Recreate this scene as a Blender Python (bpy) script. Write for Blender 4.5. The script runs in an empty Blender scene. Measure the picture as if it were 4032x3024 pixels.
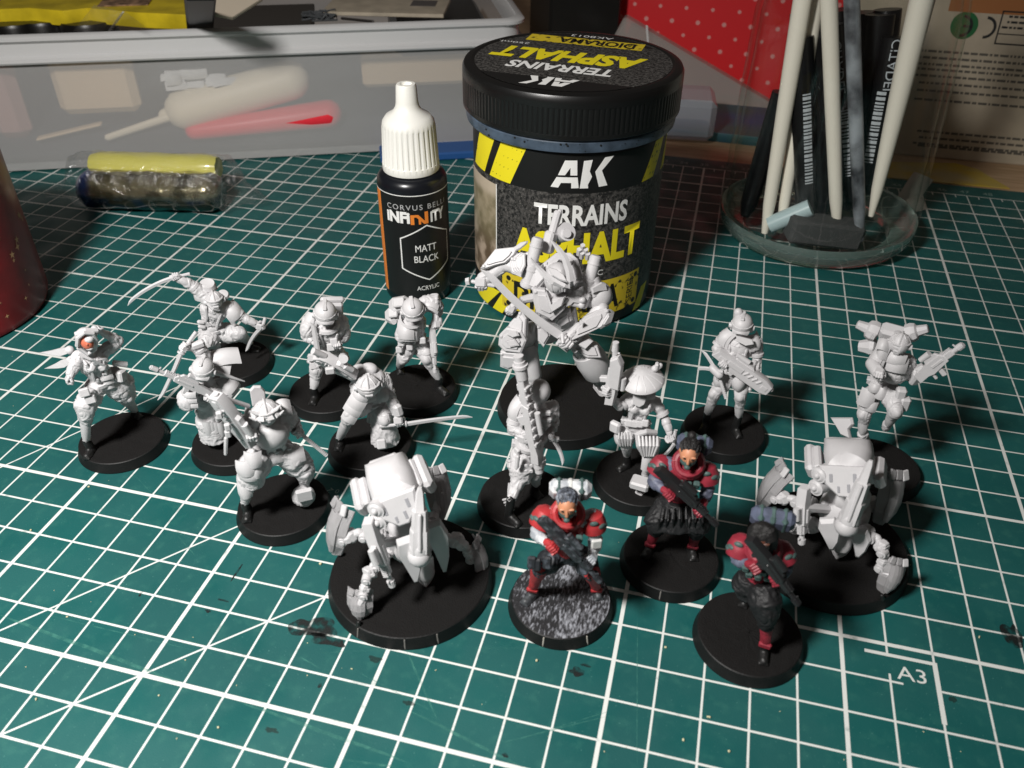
import bpy, bmesh, math, random
from mathutils import Vector as V, Matrix, noise
S = bpy.context.scene
COL = S.collection
# ---------------------------------------------------------------- camera (centimetres, mat surface at z = 0)
FPX = 3347.649
RC = Matrix(((0.96924948, 0.24589840, 0.00945630), (0.15467295, -0.57888086, -0.80060803), (-0.19139416, 0.77745156, -0.59911381)))
CC = V((10.48122, -8.84429, 16.41134))
S.unit_settings.scale_length = 0.01
cam = bpy.data.cameras.new('camera'); camo = bpy.data.objects.new('camera', cam); COL.objects.link(camo)
cam.sensor_fit = 'HORIZONTAL'; cam.sensor_width = 36; cam.lens = FPX/4032*36
cam.clip_start = .5; cam.clip_end = 500
M = Matrix((RC[0], -RC[1], -RC[2])).transposed().to_4x4(); M.translation = CC
camo.matrix_world = M
cam.dof.use_dof = True; cam.dof.focus_distance = 25; cam.dof.aperture_fstop = .27
S.camera = camo
# ---------------------------------------------------------------- light: one desk lamp to the left of the camera, dark room
W = bpy.data.worlds.new('World'); S.world = W; W.use_nodes = True
W.node_tree.nodes['Background'].inputs[0].default_value = (1, .86, .74, 1)
W.node_tree.nodes['Background'].inputs[1].default_value = .042
lp = bpy.data.lights.new('desk_lamp_light', 'SPOT'); lp.energy = 86000; lp.shadow_soft_size = 2.7; lp.color = (1, .972, .94)
lp.spot_size = math.radians(126); lp.spot_blend = 1
lo = bpy.data.objects.new('desk_lamp_light', lp); lo.location = (-4.5, -12.0, 29.5); COL.objects.link(lo)
lo.rotation_euler = (V((-3.0, 2.0, 0)) - V(lo.location)).to_track_quat('-Z', 'Y').to_euler()
S.view_settings.view_transform = 'Standard'; S.view_settings.look = 'None'
S.view_settings.exposure = 0; S.view_settings.gamma = 1
# ---------------------------------------------------------------- picture -> place helpers (used to read positions off the photograph)
CR = {'full': (0,0,4032/2212), 'A':(100,1000,1100/1825),'B':(1100,1100,800/1561),'C':(1750,850,1000/1276),'D':(2600,1150,1432/1760),
 'E':(1150,1700,1300/2157),'F':(2350,1650,1000/1508),'G':(2500,500,800/2212),'H':(450,1000,700/1936),'I':(1450,300,1200/2096),'K':(2300,1000,800/2212),
 'L':(0,900,800/2212),'M':(3232,700,800/2212),'N':(850,1450,550/717),'O':(1880,1300,420/465),'P':(2300,1300,450/549),'Q':(1780,820,700/854),
 'R':(1240,1760,720/857),'S':(2950,1640,700/833),'T':(2000,1860,440/582),'U':(2900,1200,1132/2212),'X':(0,0,1000/2212),'Y':(0,0,1344/2212),'Z':(1344,0,1344/2212),'W':(2688,0,1344/2212),'n':(0,0,1)}
def pix(k, x, y):
    o = CR[k]; return o[0]+x*o[2], o[1]+y*o[2]
def ray(k, x, y):
    x, y = pix(k, x, y)
    return RC.transposed() @ V(((x-2016)/FPX, (y-1512)/FPX, 1))
def onz(k, x, y, z=0):
    d = ray(k, x, y); return CC + d*((z-CC.z)/d.z)
def onplane(k, x, y, p, n):
    d = ray(k, x, y); return CC + d*((p-CC).dot(n)/d.dot(n))
# ---------------------------------------------------------------- tagging
def tag(o, label=None, cat=None, group=None, kind=None):
    if label: o['label'] = label
    if cat: o['category'] = cat
    if group: o['group'] = group
    if kind: o['kind'] = kind
    return o
def empty(name, loc, label, cat, group=None):
    o = bpy.data.objects.new(name, None); o.location = loc; o.empty_display_size = .3; COL.objects.link(o)
    return tag(o, label, cat, group)
# ---------------------------------------------------------------- materials
MATS = {}
def mat(name, col=(.5,.5,.5), rough=.5, metal=0, bump=0, bscale=20, var=0, vscale=6, spec=.5, coat=0, emit=None, col2=None, vlo=.35, vhi=.65, detail=4):
    if name in MATS: return MATS[name]
    m = bpy.data.materials.new(name); m.use_nodes = True; MATS[name] = m
    nt = m.node_tree; b = nt.nodes['Principled BSDF']
    b.inputs['Base Color'].default_value = (*col, 1); b.inputs['Roughness'].default_value = rough; b.inputs['Metallic'].default_value = metal
    b.inputs['Specular IOR Level'].default_value = spec; b.inputs['Coat Weight'].default_value = coat
    tc = nt.nodes.new('ShaderNodeTexCoord')
    if var or col2:
        n = nt.nodes.new('ShaderNodeTexNoise'); n.inputs['Scale'].default_value = vscale; n.inputs['Detail'].default_value = detail
        nt.links.new(tc.outputs['Object'], n.inputs['Vector'])
        r = nt.nodes.new('ShaderNodeValToRGB'); r.color_ramp.elements[0].position = vlo; r.color_ramp.elements[1].position = vhi
        c2 = col2 or tuple(c*(1+var) for c in col); c1 = col if col2 else tuple(c*(1-var) for c in col)
        r.color_ramp.elements[0].color = (*c1, 1); r.color_ramp.elements[1].color = (*c2, 1)
        nt.links.new(n.outputs['Fac'], r.inputs['Fac']); nt.links.new(r.outputs['Color'], b.inputs['Base Color'])
    if bump:
        n = nt.nodes.new('ShaderNodeTexNoise'); n.inputs['Scale'].default_value = bscale; n.inputs['Detail'].default_value = 3
        nt.links.new(tc.outputs['Object'], n.inputs['Vector'])
        bp = nt.nodes.new('ShaderNodeBump'); bp.inputs['Strength'].default_value = bump; bp.inputs['Distance'].default_value = .03
        nt.links.new(n.outputs['Fac'], bp.inputs['Height']); nt.links.new(bp.outputs['Normal'], b.inputs['Normal'])
    return m
def lin(h):   # sRGB hex -> linear
    c = [int(h[i:i+2], 16)/255 for i in (0, 2, 4)]
    return tuple(x/12.92 if x <= .04045 else ((x+.055)/1.055)**2.4 for x in c)
# ---------------------------------------------------------------- mesh builder
def frame(z, x=None):
    z = V(z).normalized(); x = V(x) if x is not None else V((0,0,1))
    x = x - z*x.dot(z)
    if x.length < 1e-4:
        x = V((1,0,0)) - z*z.x
        if x.length < 1e-4: x = V((0,1,0)) - z*z.y
    x.normalize(); return Matrix((x, z.cross(x), z)).transposed()      # columns x, y, z
class MB:
    def __init__(s): s.v = []; s.f = []
    def add(s, vs, fs):
        o = len(s.v); s.v += [V(v) for v in vs]; s.f += [tuple(i+o for i in f) for f in fs]; return s
    def rings(s, rings, cap0=True, cap1=True, closed=True):
        n = len(rings[0]); vs = [v for r in rings for v in r]; fs = []
        for i in range(len(rings)-1):
            for j in range(n if closed else n-1):
                k = (j+1) % n; fs.append((i*n+j, i*n+k, (i+1)*n+k, (i+1)*n+j))
        if cap0: fs.append(tuple(range(n-1, -1, -1)))
        if cap1: fs.append(tuple((len(rings)-1)*n+j for j in range(n)))
        return s.add(vs, fs)
    def cap(s, a, b, ra, rb=None, n=10, flat=False, hint=None, sq=1):
        a = V(a); b = V(b); rb = ra if rb is None else rb; F = frame(b-a, hint); z = (b-a).normalized(); R = []
        def ring(c, r): return [c + F @ V((math.cos(t*2*math.pi/n)*r, math.sin(t*2*math.pi/n)*r*sq, 0)) for t in range(n)]
        if not flat:
            for q in (-80, -50, -22): R.append(ring(a+z*ra*math.sin(math.radians(q)), ra*math.cos(math.radians(q))))
        R.append(ring(a, ra)); R.append(ring(b, rb))
        if not flat:
            for q in (22, 50, 80): R.append(ring(b+z*rb*math.sin(math.radians(q)), rb*math.cos(math.radians(q))))
        return s.rings(R)
    def ell(s, c, r, F=None, n=14, m=9):
        c = V(c); F = F or Matrix.Identity(3); r = V(r) if not isinstance(r, (int, float)) else V((r, r, r)); R = []
        for i in range(m):
            t = math.pi*(i+.35)/(m-.3) - math.pi/2
            R.append([c + F @ V((math.cos(a*2*math.pi/n)*math.cos(t)*r.x, math.sin(a*2*math.pi/n)*math.cos(t)*r.y, math.sin(t)*r.z)) for a in range(n)])
        return s.rings(R)
    def box(s, c, F, size, ch=.02):     # chamfered box, F columns are its axes
        c = V(c); h = V(size)/2; ch = min(ch, h.x*.8, h.y*.8, h.z*.8); vs = []; idx = {}
        for sx in (-1, 1):
            for sy in (-1, 1):
                for sz in (-1, 1):
                    for ax in range(3):
                        p = [sx*(h.x-ch), sy*(h.y-ch), sz*(h.z-ch)]; p[ax] = (sx*h.x, sy*h.y, sz*h.z)[ax]
                        idx[sx, sy, sz, ax] = len(vs); vs.append(c + F @ V(p))
        fs = []
        for ax in range(3):
            o = [a for a in range(3) if a != ax]
            for sg in (-1, 1):
                q = []
                for (a, b) in ((-1,-1), (1,-1), (1,1), (-1,1)):
                    k = [0,0,0]; k[ax] = sg; k[o[0]] = a; k[o[1]] = b; q.append(idx[(*k, ax)])
                fs.append(tuple(q))
            for a in (-1, 1):
                for b in (-1, 1):
                    k0 = [0,0,0]; k1 = [0,0,0]
                    k0[o[0]] = k1[o[0]] = a; k0[o[1]] = k1[o[1]] = b; k0[ax] = -1; k1[ax] = 1
                    fs.append((idx[(*k0, o[0])], idx[(*k1, o[0])], idx[(*k1, o[1])], idx[(*k0, o[1])]))
        for sx in (-1, 1):
            for sy in (-1, 1):
                for sz in (-1, 1): fs.append(tuple(idx[sx, sy, sz, a] for a in range(3)))
        return s.add(vs, fs)
    def bar(s, a, b, w, h, ch=.02, hint=None):     # box from a to b; w along hint x, h across
        a = V(a); b = V(b); F = frame(b-a, hint); return s.box((a+b)/2, F, (w, h, (b-a).length), ch)
    def prism(s, pts, c, F, t, ch=.015, t2=None):    # polygon pts in F.xy extruded along F.z by t with chamfered rims
        c = V(c); n = len(pts); cx = sum(p[0] for p in pts)/n; cy = sum(p[1] for p in pts)/n; R = []
        ext = max(max(abs(p[0]-cx), abs(p[1]-cy)) for p in pts); k = max(.4, 1-ch/max(ext, 1e-3)*1.3)
        for (q, z) in ((k, -t/2), (1, -t/2+ch), (1, t/2-ch), (k, t/2)):
            R.append([c + F @ V((cx+(p[0]-cx)*q, cy+(p[1]-cy)*q, z)) for p in pts])
        return s.rings(R)
    def lathe(s, prof, c, F=None, n=32, cap0=True, cap1=True):
        c = V(c); F = F or Matrix.Identity(3)
        return s.rings([[c + F @ V((math.cos(a*2*math.pi/n)*r, math.sin(a*2*math.pi/n)*r, z)) for a in range(n)] for r, z in prof], cap0, cap1)
    def tube(s, pts, rad, n=8):
        pts = [V(p) for p in pts]; R = []; F = None
        for i, p in enumerate(pts):
            d = (pts[min(i+1, len(pts)-1)] - pts[max(i-1, 0)]).normalized()
            F = frame(d, F.col[0] if F else None); r = rad[i] if isinstance(rad, (list, tuple)) else rad
            R.append([p + F @ V((math.cos(t*2*math.pi/n)*r, math.sin(t*2*math.pi/n)*r, 0)) for t in range(n)])
        return s.rings(R)
    def shell(s, c, nrm, up, w, h, cw=.1, chh=.05, t=.05, taper=1, n=6, bot=None):   # curved plate, convex towards nrm
        c = V(c); F = frame(nrm, V(up).cross(V(nrm))); R = []   # x right, y up, z out
        def P(u, v, o):
            ww = w*(1+(taper-1)*(1-v)/2) if bot is None else w
            e = 1
            if bot is not None and v < 0: e = 1-(1-bot)*(v*v)
            return c + F @ V((u*ww/2*e, v*h/2, -cw*u*u - chh*v*v - o))
        g = [-1+2*i/n for i in range(n+1)]
        vs = []; fs = []
        for o in (0, t):
            for v in g:
                for u in g: vs.append(P(u*(1 if o == 0 else .94), v*(1 if o == 0 else .94), o))
        N = n+1; K = N*N
        for i in range(n):
            for j in range(n):
                a = i*N+j; fs.append((a, a+1, a+N+1, a+N)); fs.append((K+a, K+a+N, K+a+N+1, K+a+1))
        ed = [(0, j) for j in range(N)] + [(i, n) for i in range(1, N)] + [(n, j) for j in range(n-1, -1, -1)] + [(i, 0) for i in range(n-1, 0, -1)]
        e = [i*N+j for i, j in ed]
        for i in range(len(e)):
            a, b = e[i], e[(i+1) % len(e)]; fs.append((a, K+a, K+b, b))
        return s.add(vs, fs)
    def build(s, name, m, parent=None, ang=35, off=None, fix=True):
        me = bpy.data.meshes.new(name); me.from_pydata([tuple(v) for v in s.v], [], s.f)
        if fix:
            bm = bmesh.new(); bm.from_mesh(me); bmesh.ops.recalc_face_normals(bm, faces=bm.faces); bm.to_mesh(me); bm.free()
        me.polygons.foreach_set('use_smooth', [True]*len(me.polygons))
        if ang < 180: me.set_sharp_from_angle(angle=math.radians(ang))
        me.materials.append(m); o = bpy.data.objects.new(name, me); COL.objects.link(o)
        if parent: o.parent = parent
        if off is not None: o.location = off
        return o
def remesh(mb, voxel=.028, smooth=2, fold=0, fscale=4.5):
    """one continuous surface from overlapping limbs"""
    me = bpy.data.meshes.new('tmp'); me.from_pydata([tuple(v) for v in mb.v], [], mb.f)
    o = bpy.data.objects.new('tmp', me); COL.objects.link(o)
    r = o.modifiers.new('r', 'REMESH'); r.mode = 'VOXEL'; r.voxel_size = voxel; r.adaptivity = 0
    if smooth:
        sm = o.modifiers.new('s', 'SMOOTH'); sm.factor = .5; sm.iterations = smooth
    dg = bpy.context.evaluated_depsgraph_get(); out = bpy.data.meshes.new_from_object(o.evaluated_get(dg))
    bpy.data.objects.remove(o); bpy.data.meshes.remove(me)
    if fold:
        nv = [v.normal.copy() for v in out.vertices]
        for v, n in zip(out.vertices, nv):
            q = v.co*fscale; q.z *= .42
            w = noise.noise(q + V((3.1, 7.7, 1.3))*noise.noise(v.co*2.2)); w2 = noise.noise(v.co*fscale*2.3)
            v.co += n*fold*((.55-2.6*min(abs(w), .42)) + .28*(.4-1.6*min(abs(w2), .5)))
    out.polygons.foreach_set('use_smooth', [True]*len(out.polygons))
    return out
def link_mesh(name, me, m, parent=None):
    me.name = name; me.materials.clear(); me.materials.append(m)
    o = bpy.data.objects.new(name, me); COL.objects.link(o)
    if parent: o.parent = parent
    return o
def text_mesh(body, size=1, xs=1, bold=0, shear=0, align='CENTER', spacing=1):
    cu = bpy.data.curves.new('txt', 'FONT'); cu.body = body; cu.size = size; cu.offset = bold; cu.shear = shear
    cu.align_x = align; cu.align_y = 'CENTER'; cu.resolution_u = 3; cu.space_character = spacing
    o = bpy.data.objects.new('txt', cu); COL.objects.link(o)
    dg = bpy.context.evaluated_depsgraph_get(); me = bpy.data.meshes.new_from_object(o.evaluated_get(dg))
    bpy.data.objects.remove(o); bpy.data.curves.remove(cu)
    for v in me.vertices: v.co.x *= xs
    return me
def fit(me, w, h):      # scale a flat mesh to width w and height h about its centre
    xs = [v.co.x for v in me.vertices]; ys = [v.co.y for v in me.vertices]
    cx, cy = (min(xs)+max(xs))/2, (min(ys)+max(ys))/2; sx = w/(max(xs)-min(xs)); sy = h/(max(ys)-min(ys))
    for v in me.vertices: v.co.x = (v.co.x-cx)*sx; v.co.y = (v.co.y-cy)*sy
    return me
def polymesh(polys):
    vs = []; fs = []
    for p in polys: fs.append(tuple(range(len(vs), len(vs)+len(p)))); vs += [(x, y, 0) for x, y in p]
    me = bpy.data.meshes.new('poly'); me.from_pydata(vs, [], fs)
    bm = bmesh.new(); bm.from_mesh(me); bmesh.ops.triangulate(bm, faces=bm.faces); bm.to_mesh(me); bm.free(); return me
def wrap(me, r, a0, z0, step=.15):     # bend a flat print round a cylinder of radius r (axis z): x -> angle from a0 (deg), y -> z
    bm = bmesh.new(); bm.from_mesh(me)
    xs = [v.co.x for v in bm.verts]; x = min(xs)+step*.5
    while x < max(xs):
        bmesh.ops.bisect_plane(bm, geom=bm.verts[:]+bm.edges[:]+bm.faces[:], plane_co=(x, 0, 0), plane_no=(1, 0, 0)); x += step
    for v in bm.verts:
        a = math.radians(a0)+v.co.x/r; v.co = V((math.cos(a)*r, math.sin(a)*r, z0+v.co.y))
    bm.to_mesh(me); bm.free(); return me
def put(name, me, m, parent=None, loc=(0,0,0), rot=None):
    o = link_mesh(name, me, m, parent); o.location = loc
    if rot is not None: o.rotation_euler = rot
    return o
CR['V'] = (3232,2424,800/2212)
# ================================================================ table and cutting mat
class NG:
    """tiny shader-maths helper"""
    def __init__(s, m): s.nt = m.node_tree; s.N = s.nt.nodes; s.L = s.nt.links
    def m(s, op, a, b=None, c=None):
        n = s.N.new('ShaderNodeMath'); n.operation = op
        for i, x in enumerate((a, b, c)):
            if x is None: continue
            if isinstance(x, (int, float)): n.inputs[i].default_value = x
            else: s.L.new(x, n.inputs[i])
        return n.outputs[0]
    def mix(s, f, a, b):
        n = s.N.new('ShaderNodeMix'); n.data_type = 'RGBA'
        for i, x in ((0, f), (6, a), (7, b)):
            if isinstance(x, (int, float)): n.inputs[i].default_value = x
            elif isinstance(x, tuple): n.inputs[i].default_value = (*x, 1)
            else: s.L.new(x, n.inputs[i])
        return n.outputs[2]
    def ss(s, x, lo, hi, a=0, b=1):
        n = s.N.new('ShaderNodeMapRange'); n.interpolation_type = 'SMOOTHSTEP'
        s.L.new(x, n.inputs[0])
        for i, v in enumerate((lo, hi, a, b)): n.inputs[i+1].default_value = v
        return n.outputs[0]
    def noise(s, vec, sc, det=3, out='Fac'):
        n = s.N.new('ShaderNodeTexNoise'); n.inputs['Scale'].default_value = sc; n.inputs['Detail'].default_value = det
        s.L.new(vec, n.inputs['Vector']); return n.outputs[out]
    def obj(s): return s.N.new('ShaderNodeTexCoord').outputs['Object']
    def xyz(s, v):
        n = s.N.new('ShaderNodeSeparateXYZ'); s.L.new(v, n.inputs[0]); return n.outputs
    def bump(s, h, st, dist=.02):
        n = s.N.new('ShaderNodeBump'); n.inputs['Strength'].default_value = st; n.inputs['Distance'].default_value = dist
        s.L.new(h, n.inputs['Height']); return n.outputs[0]
wood = mat('table_wood', (.42,.25,.13), .5)
g = NG(wood); o_ = g.obj(); mp = g.N.new('ShaderNodeMapping'); mp.inputs['Scale'].default_value = (.25, 3, 1); g.L.new(o_, mp.inputs[0])
w1 = g.noise(mp.outputs[0], 2.2, 5); g.L.new(g.mix(g.ss(w1, .3, .7), (.62,.42,.26), (.46,.29,.16)), wood.node_tree.nodes['Principled BSDF'].inputs['Base Color'])
t = MB(); t.box((0, 20, -1.8), Matrix.Identity(3), (220, 180, 3), .1)
tag(t.build('table', wood), kind='structure')
mm = mat('mat_green', (.01,.1,.085), .42)
g = NG(mm); b = g.N['Principled BSDF']; oc = g.obj(); X, Y, _ = g.xyz(oc)
def dist(c, per): return g.m('MULTIPLY', g.m('ABSOLUTE', g.m('SUBTRACT', g.m('FRACT', g.m('ADD', g.m('DIVIDE', c, per), .5)), .5)), per)
def ln(d, hw): return g.ss(d, hw-.007, hw+.007, 1, 0)
def AND(*a):
    r = a[0]
    for x in a[1:]: r = g.m('MULTIPLY', r, x)
    return r
def LT(a, b_): return g.m('LESS_THAN', a, b_)
def GT(a, b_): return g.m('GREATER_THAN', a, b_)
hide_h = g.m('SUBTRACT', 1, AND(GT(X, 16.27), LT(X, 17.0), GT(Y, 3.8), LT(Y, 4.2)))
hide_v = g.m('SUBTRACT', 1, AND(GT(X, 15.9), LT(X, 16.1), GT(Y, 4.2), LT(Y, 4.66)))
gx = g.m('MAXIMUM', AND(ln(dist(X, 1), .024), hide_v), ln(dist(X, 5), .047))
gy = g.m('MAXIMUM', AND(ln(dist(Y, 1), .026), hide_h), ln(dist(Y, 5), .05))
grid = AND(g.m('MAXIMUM', gx, gy), LT(Y, 32.03))
tick = AND(ln(dist(g.m('ADD', X, .5), 1), .02), GT(Y, 31.7), LT(Y, 32))
def diag(px_, py_, sl, x0, x1):
    L = math.hypot(1, sl)
    d = g.m('ABSOLUTE', g.m('DIVIDE', g.m('SUBTRACT', g.m('SUBTRACT', Y, py_), g.m('MULTIPLY', g.m('SUBTRACT', X, px_), sl)), L))
    return AND(ln(d, .022), GT(X, x0), LT(X, x1))
dg_ = g.m('MAXIMUM', diag(0, 0, 1, -9, 4.6), g.m('MAXIMUM', diag(-1.506, 2.982, 1.19, -5, .6), diag(-7.39, 5.54, 1.70, -9, -5.0)))
lines = g.m('MAXIMUM', g.m('MAXIMUM', grid, tick), dg_)
wear = g.ss(g.noise(oc, 2.3, 8), .28, .42, .55, 1)
lines = AND(lines, wear)
big = g.noise(oc, .22, 4); fine = g.noise(oc, 34, 2); mid = g.noise(oc, 3.0, 6)
gr = g.mix(g.ss(big, .3, .7), (.0058,.078,.076), (.0095,.098,.093))
gr = g.mix(g.ss(mid, .5, .75, 0, .35), gr, (.03,.145,.12))
speck = g.ss(g.noise(oc, 21, 1), .73, .78, 0, .5)
gr = g.mix(speck, gr, (.12,.3,.26))
g.L.new(g.mix(lines, gr, (.70,.72,.69)), b.inputs['Base Color'])
g.L.new(g.ss(g.noise(oc, .55, 5), .42, .70, .62, .40), b.inputs['Roughness'])
b.inputs['Specular IOR Level'].default_value = .42
g.L.new(g.bump(g.m('ADD', fine, g.m('MULTIPLY', lines, .35)), .35, .012), b.inputs['Normal'])
t = MB(); t.box((18.5, 3.4, -.15), Matrix.Identity(3), (90, 59.5, .3), .03)
CM = t.build('cutting_mat', mm)
tag(CM, 'green self healing cutting mat with white centimetre grid lying under all the miniatures', 'cutting mat')
prt = mat('mat_print', (.68,.70,.67), .5)
prt2 = mat('mat_print_faded', (.22,.33,.30), .5)
def flat(name, me, m, p, rot=0, z=.004, parent=None): return put(name, me, m, parent or CM, (p[0], p[1], z), (0, 0, rot))
b0, b1, b2 = onz('V', 475, 378), onz('V', 1240, 525), onz('V', 1350, 1180)
flat('size_mark_bar', polymesh([[(b0.x,4.66),(17.06,4.66),(17.06,4.75),(b0.x,4.75)], [(16.955,4.66),(17.06,4.66),(17.06,3.18),(16.955,3.18)]]), prt, (0,0))
flat('size_print', fit(text_mesh('A3', 1), .62, .36), prt, onz('V', 985, 645), 0)
for i in range(36):
    x = -12+i
    if abs(x-4) < 26 and 0 < x+25: flat('ruler_number', fit(text_mesh(str(x+25), .5), .42, .3), prt2, (x-.02, 32.42))
flat('angle_number', fit(text_mesh('0', .5), .1, .16), prt2, onz('E', 295, 390)); flat('degree_mark', fit(text_mesh('2', .5), .13, .2), prt2, onz('E', 245, 385), 2.6)
# knife scratches, stains and crumbs on the mat
scr = mat('mat_scratch', (.07,.27,.22), .5)
def soften(m, f):
    nt = m.node_tree; b_ = nt.nodes['Principled BSDF']; out = nt.nodes['Material Output']
    tr = nt.nodes.new('ShaderNodeBsdfTransparent'); mx = nt.nodes.new('ShaderNodeMixShader')
    if isinstance(f, (int, float)): mx.inputs[0].default_value = f
    else: nt.links.new(f, mx.inputs[0])
    nt.links.new(tr.outputs[0], mx.inputs[1]); nt.links.new(b_.outputs[0], mx.inputs[2]); nt.links.new(mx.outputs[0], out.inputs[0])
q = NG(scr); soften(scr, q.ss(q.noise(q.obj(), 5, 5), .35, .7, .12, .55))
sm = MB(); R0 = random.Random(4)
for (k, a, c_, w) in [('n',(0,2420),(715,2690),.09),('n',(945,2764),(1600,3000),.08),('n',(180,2420),(760,2560),.02),('n',(1180,2586),(1262,2632),.03),('n',(1600,2560),(1720,2830),.05),('n',(1620,2800),(2060,3024),.07),
        ('n',(1975,2925),(2390,2820),.03),('n',(2510,2424),(2508,3024),.02),('n',(1400,2640),(1700,2800),.02),('n',(2140,2880),(2400,2800),.02),('n',(1260,2570),(1500,2560),.015),('n',(3700,1815),(3880,1808),.012),('n',(1840,2552),(2400,2552),.012),('n',(520,1860),(600,1945),.012),('n',(400,1990),(780,2130),.012),('n',(1340,2990),(1560,3020),.05),('n',(700,2110),(770,2190),.02)]:
    p0, p1 = onz(k, *a, .003), onz(k, *c_, .003); d = (p1-p0); nn = V((-d.y, d.x, 0)).normalized()*w/2; rr = []
    for i in range(13):
        t_ = i/12; e = math.sin(math.pi*t_)**.5*.9+.1; j = nn*R0.uniform(-.3,.3); rr.append([p0+d*t_+nn*e+j, p0+d*t_-nn*e+j])
    sm.rings(rr, False, False, closed=False)
o = sm.build('scratches', scr, CM, fix=False); tag(o, kind='stuff')
stn = mat('paint_stain', (.008,.009,.009), .6); q = NG(stn); soften(stn, q.ss(q.noise(q.obj(), 4, 5), .34, .60, .10, .85))
stf = mat('faint_stain', (.012,.014,.010), .6); soften(stf, .45)
def blot(k, x, y, rx, ry, m=stn, seed=1, rot=0, amp=.35):
    p = onz(k, x, y); pts = []
    for i in range(44):
        a = i*2*math.pi/44; r = 1+amp*noise.noise(V((math.cos(a)*1.4, math.sin(a)*1.4, seed*3.7)))*2
        pts.append((math.cos(a)*rx*r, math.sin(a)*ry*r))
    flat('paint_stain', polymesh([pts]), m, p, rot, .005)
for i, a in enumerate([('n',1225,2470,.55,.30,stn),('n',1290,2520,.40,.16,stn),('n',1475,2595,.14,.09,stf),('n',2272,2645,.15,.09,stn),('n',2305,2620,.13,.03,stn),('n',1258,2700,.05,.05,stn),('n',1990,2975,.06,.05,stn),
        ('n',3985,2500,.2,.42,stn),('n',3752,2756,.08,.07,stf),('n',1070,2875,.14,.06,stf),('n',928,2260,.03,.25,stn),('n',820,2405,.08,.05,stn),('n',880,2365,.16,.03,stn),('n',1610,2770,.12,.05,stf),('n',1345,2125,.12,.07,stn),('n',553,2340,.03,.08,stn)]):
    blot(*a, seed=i+1)
crm = mat('crumb', (.55,.52,.33), .7)
cb = MB(); R1 = random.Random(9)
for (x, y, s_) in [(1262,2222,.07),(1385,2635,.035),(2113,2603,.07),(143,2755,.05),(350,1918,.05),(122,2089,.05),(265,2430,.04),(532,2500,.03),(626,2740,.04),(860,2866,.05),(2790,2825,.06),(2690,2915,.05),(2870,2960,.06),(2620,2550,.05),(3855,2510,.05),(470,1830,.03),(1880,2190,.03),(1716,2640,.03),(2960,1390,.03),(730,2600,.03)]:
    p = onz('n', x, y); s_ *= .75; cb.box((p.x, p.y, s_*.5), Matrix.Rotation(R1.uniform(0,3),3,'Z') @ Matrix.Rotation(R1.uniform(-.3,.3),3,'X'), (s_*R1.uniform(1,2), s_*R1.uniform(.8,1.3), s_), s_*.25)
for i in range(60):
    p = onz('n', R1.uniform(0,4032), R1.uniform(1300,3000)); s_ = R1.uniform(.008,.018); cb.box((p.x, p.y, s_*.5), Matrix.Rotation(R1.uniform(0,3),3,'Z'), (s_*2, s_, s_), s_*.2)
tag(cb.build('paint_crumbs', crm), 'tiny pale crumbs and flakes scattered over the cutting mat', 'crumbs', kind='stuff')

# ================================================================ asphalt paste jar
J = V((5.493, 19.179, 0)); JR = 3.3
jar = empty('paste_jar', J, 'black screw top jar of asphalt terrain paste with yellow hazard stripes on its label', 'paste jar')
blk = mat('black_plastic', (.006,.006,.006), .32, bump=.08, bscale=60)
jb = mat('jar_plastic', (.018,.024,.03), .3); jrim = mat('jar_rim_plastic', (.06,.085,.12), .35, var=.4, vscale=1.5)
m_ = MB(); m_.lathe([(3.05,0),(3.2,.05),(3.27,.18),(3.27,6.4),(3.25,6.45)], (0,0,0), n=96); m_.build('jar_body', jb, jar)
m_ = MB(); m_.lathe([(3.25,6.5),(3.48,6.56),(3.5,6.65),(3.5,6.86),(3.44,6.93),(3.2,6.95)], (0,0,0), n=96); m_.build('jar_rim', jrim, jar)
F0 = Matrix.Identity(3); n_ = 400; prof = [(3.30,6.93),(3.55,6.95),(3.6,7.0),(3.6,7.12),(3.6,7.13),(3.6,7.92),(3.6,7.93),(3.6,8.06),(3.595,8.18),(3.54,8.29),(3.44,8.335),(3.3,8.34),(3.27,8.325),(.01,8.325)]
rg = []
for i, (r, z) in enumerate(prof):
    rib = .022 if i in (4, 5) else 0
    rg.append([V((math.cos(a*2*math.pi/n_)*(r-rib*(a % 3 == 0)*1.0-rib*.0), math.sin(a*2*math.pi/n_)*(r-rib*(a % 3 == 0)), z)) for a in range(n_-n_ % 3)])
m_ = MB(); m_.rings(rg); lid = m_.build('lid', blk, jar, ang=28)
ask = mat('asphalt_print', (.02,.02,.02), .55)
q = NG(ask); oc2 = q.obj(); v1 = q.noise(oc2, 9, 6); v2 = q.noise(oc2, 24, 3)
cc = q.mix(q.ss(v1, .35, .72), (.006,.006,.006), (.085,.08,.075)); cc = q.mix(q.ss(v2, .58, .72, 0, .8), cc, (.2,.19,.175))
q.L.new(cc, ask.node_tree.nodes['Principled BSDF'].inputs['Base Color']); q.L.new(q.bump(v1, .25, .03), ask.node_tree.nodes['Principled BSDF'].inputs['Normal'])
lbk = mat('label_black', (.007,.007,.007), .42)
pyel = mat('print_yellow', (.80,.68,.015), .45); pwht = mat('print_white', (.82,.82,.80), .45)
pye2 = mat('print_yellow_worn', (.62,.47,.02), .5); q = NG(pye2); q.L.new(q.mix(q.ss(q.noise(q.obj(), 3.5, 6), .36, .46), (.02,.018,.01), (.66,.5,.025)), pye2.node_tree.nodes['Principled BSDF'].inputs['Base Color'])
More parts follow.
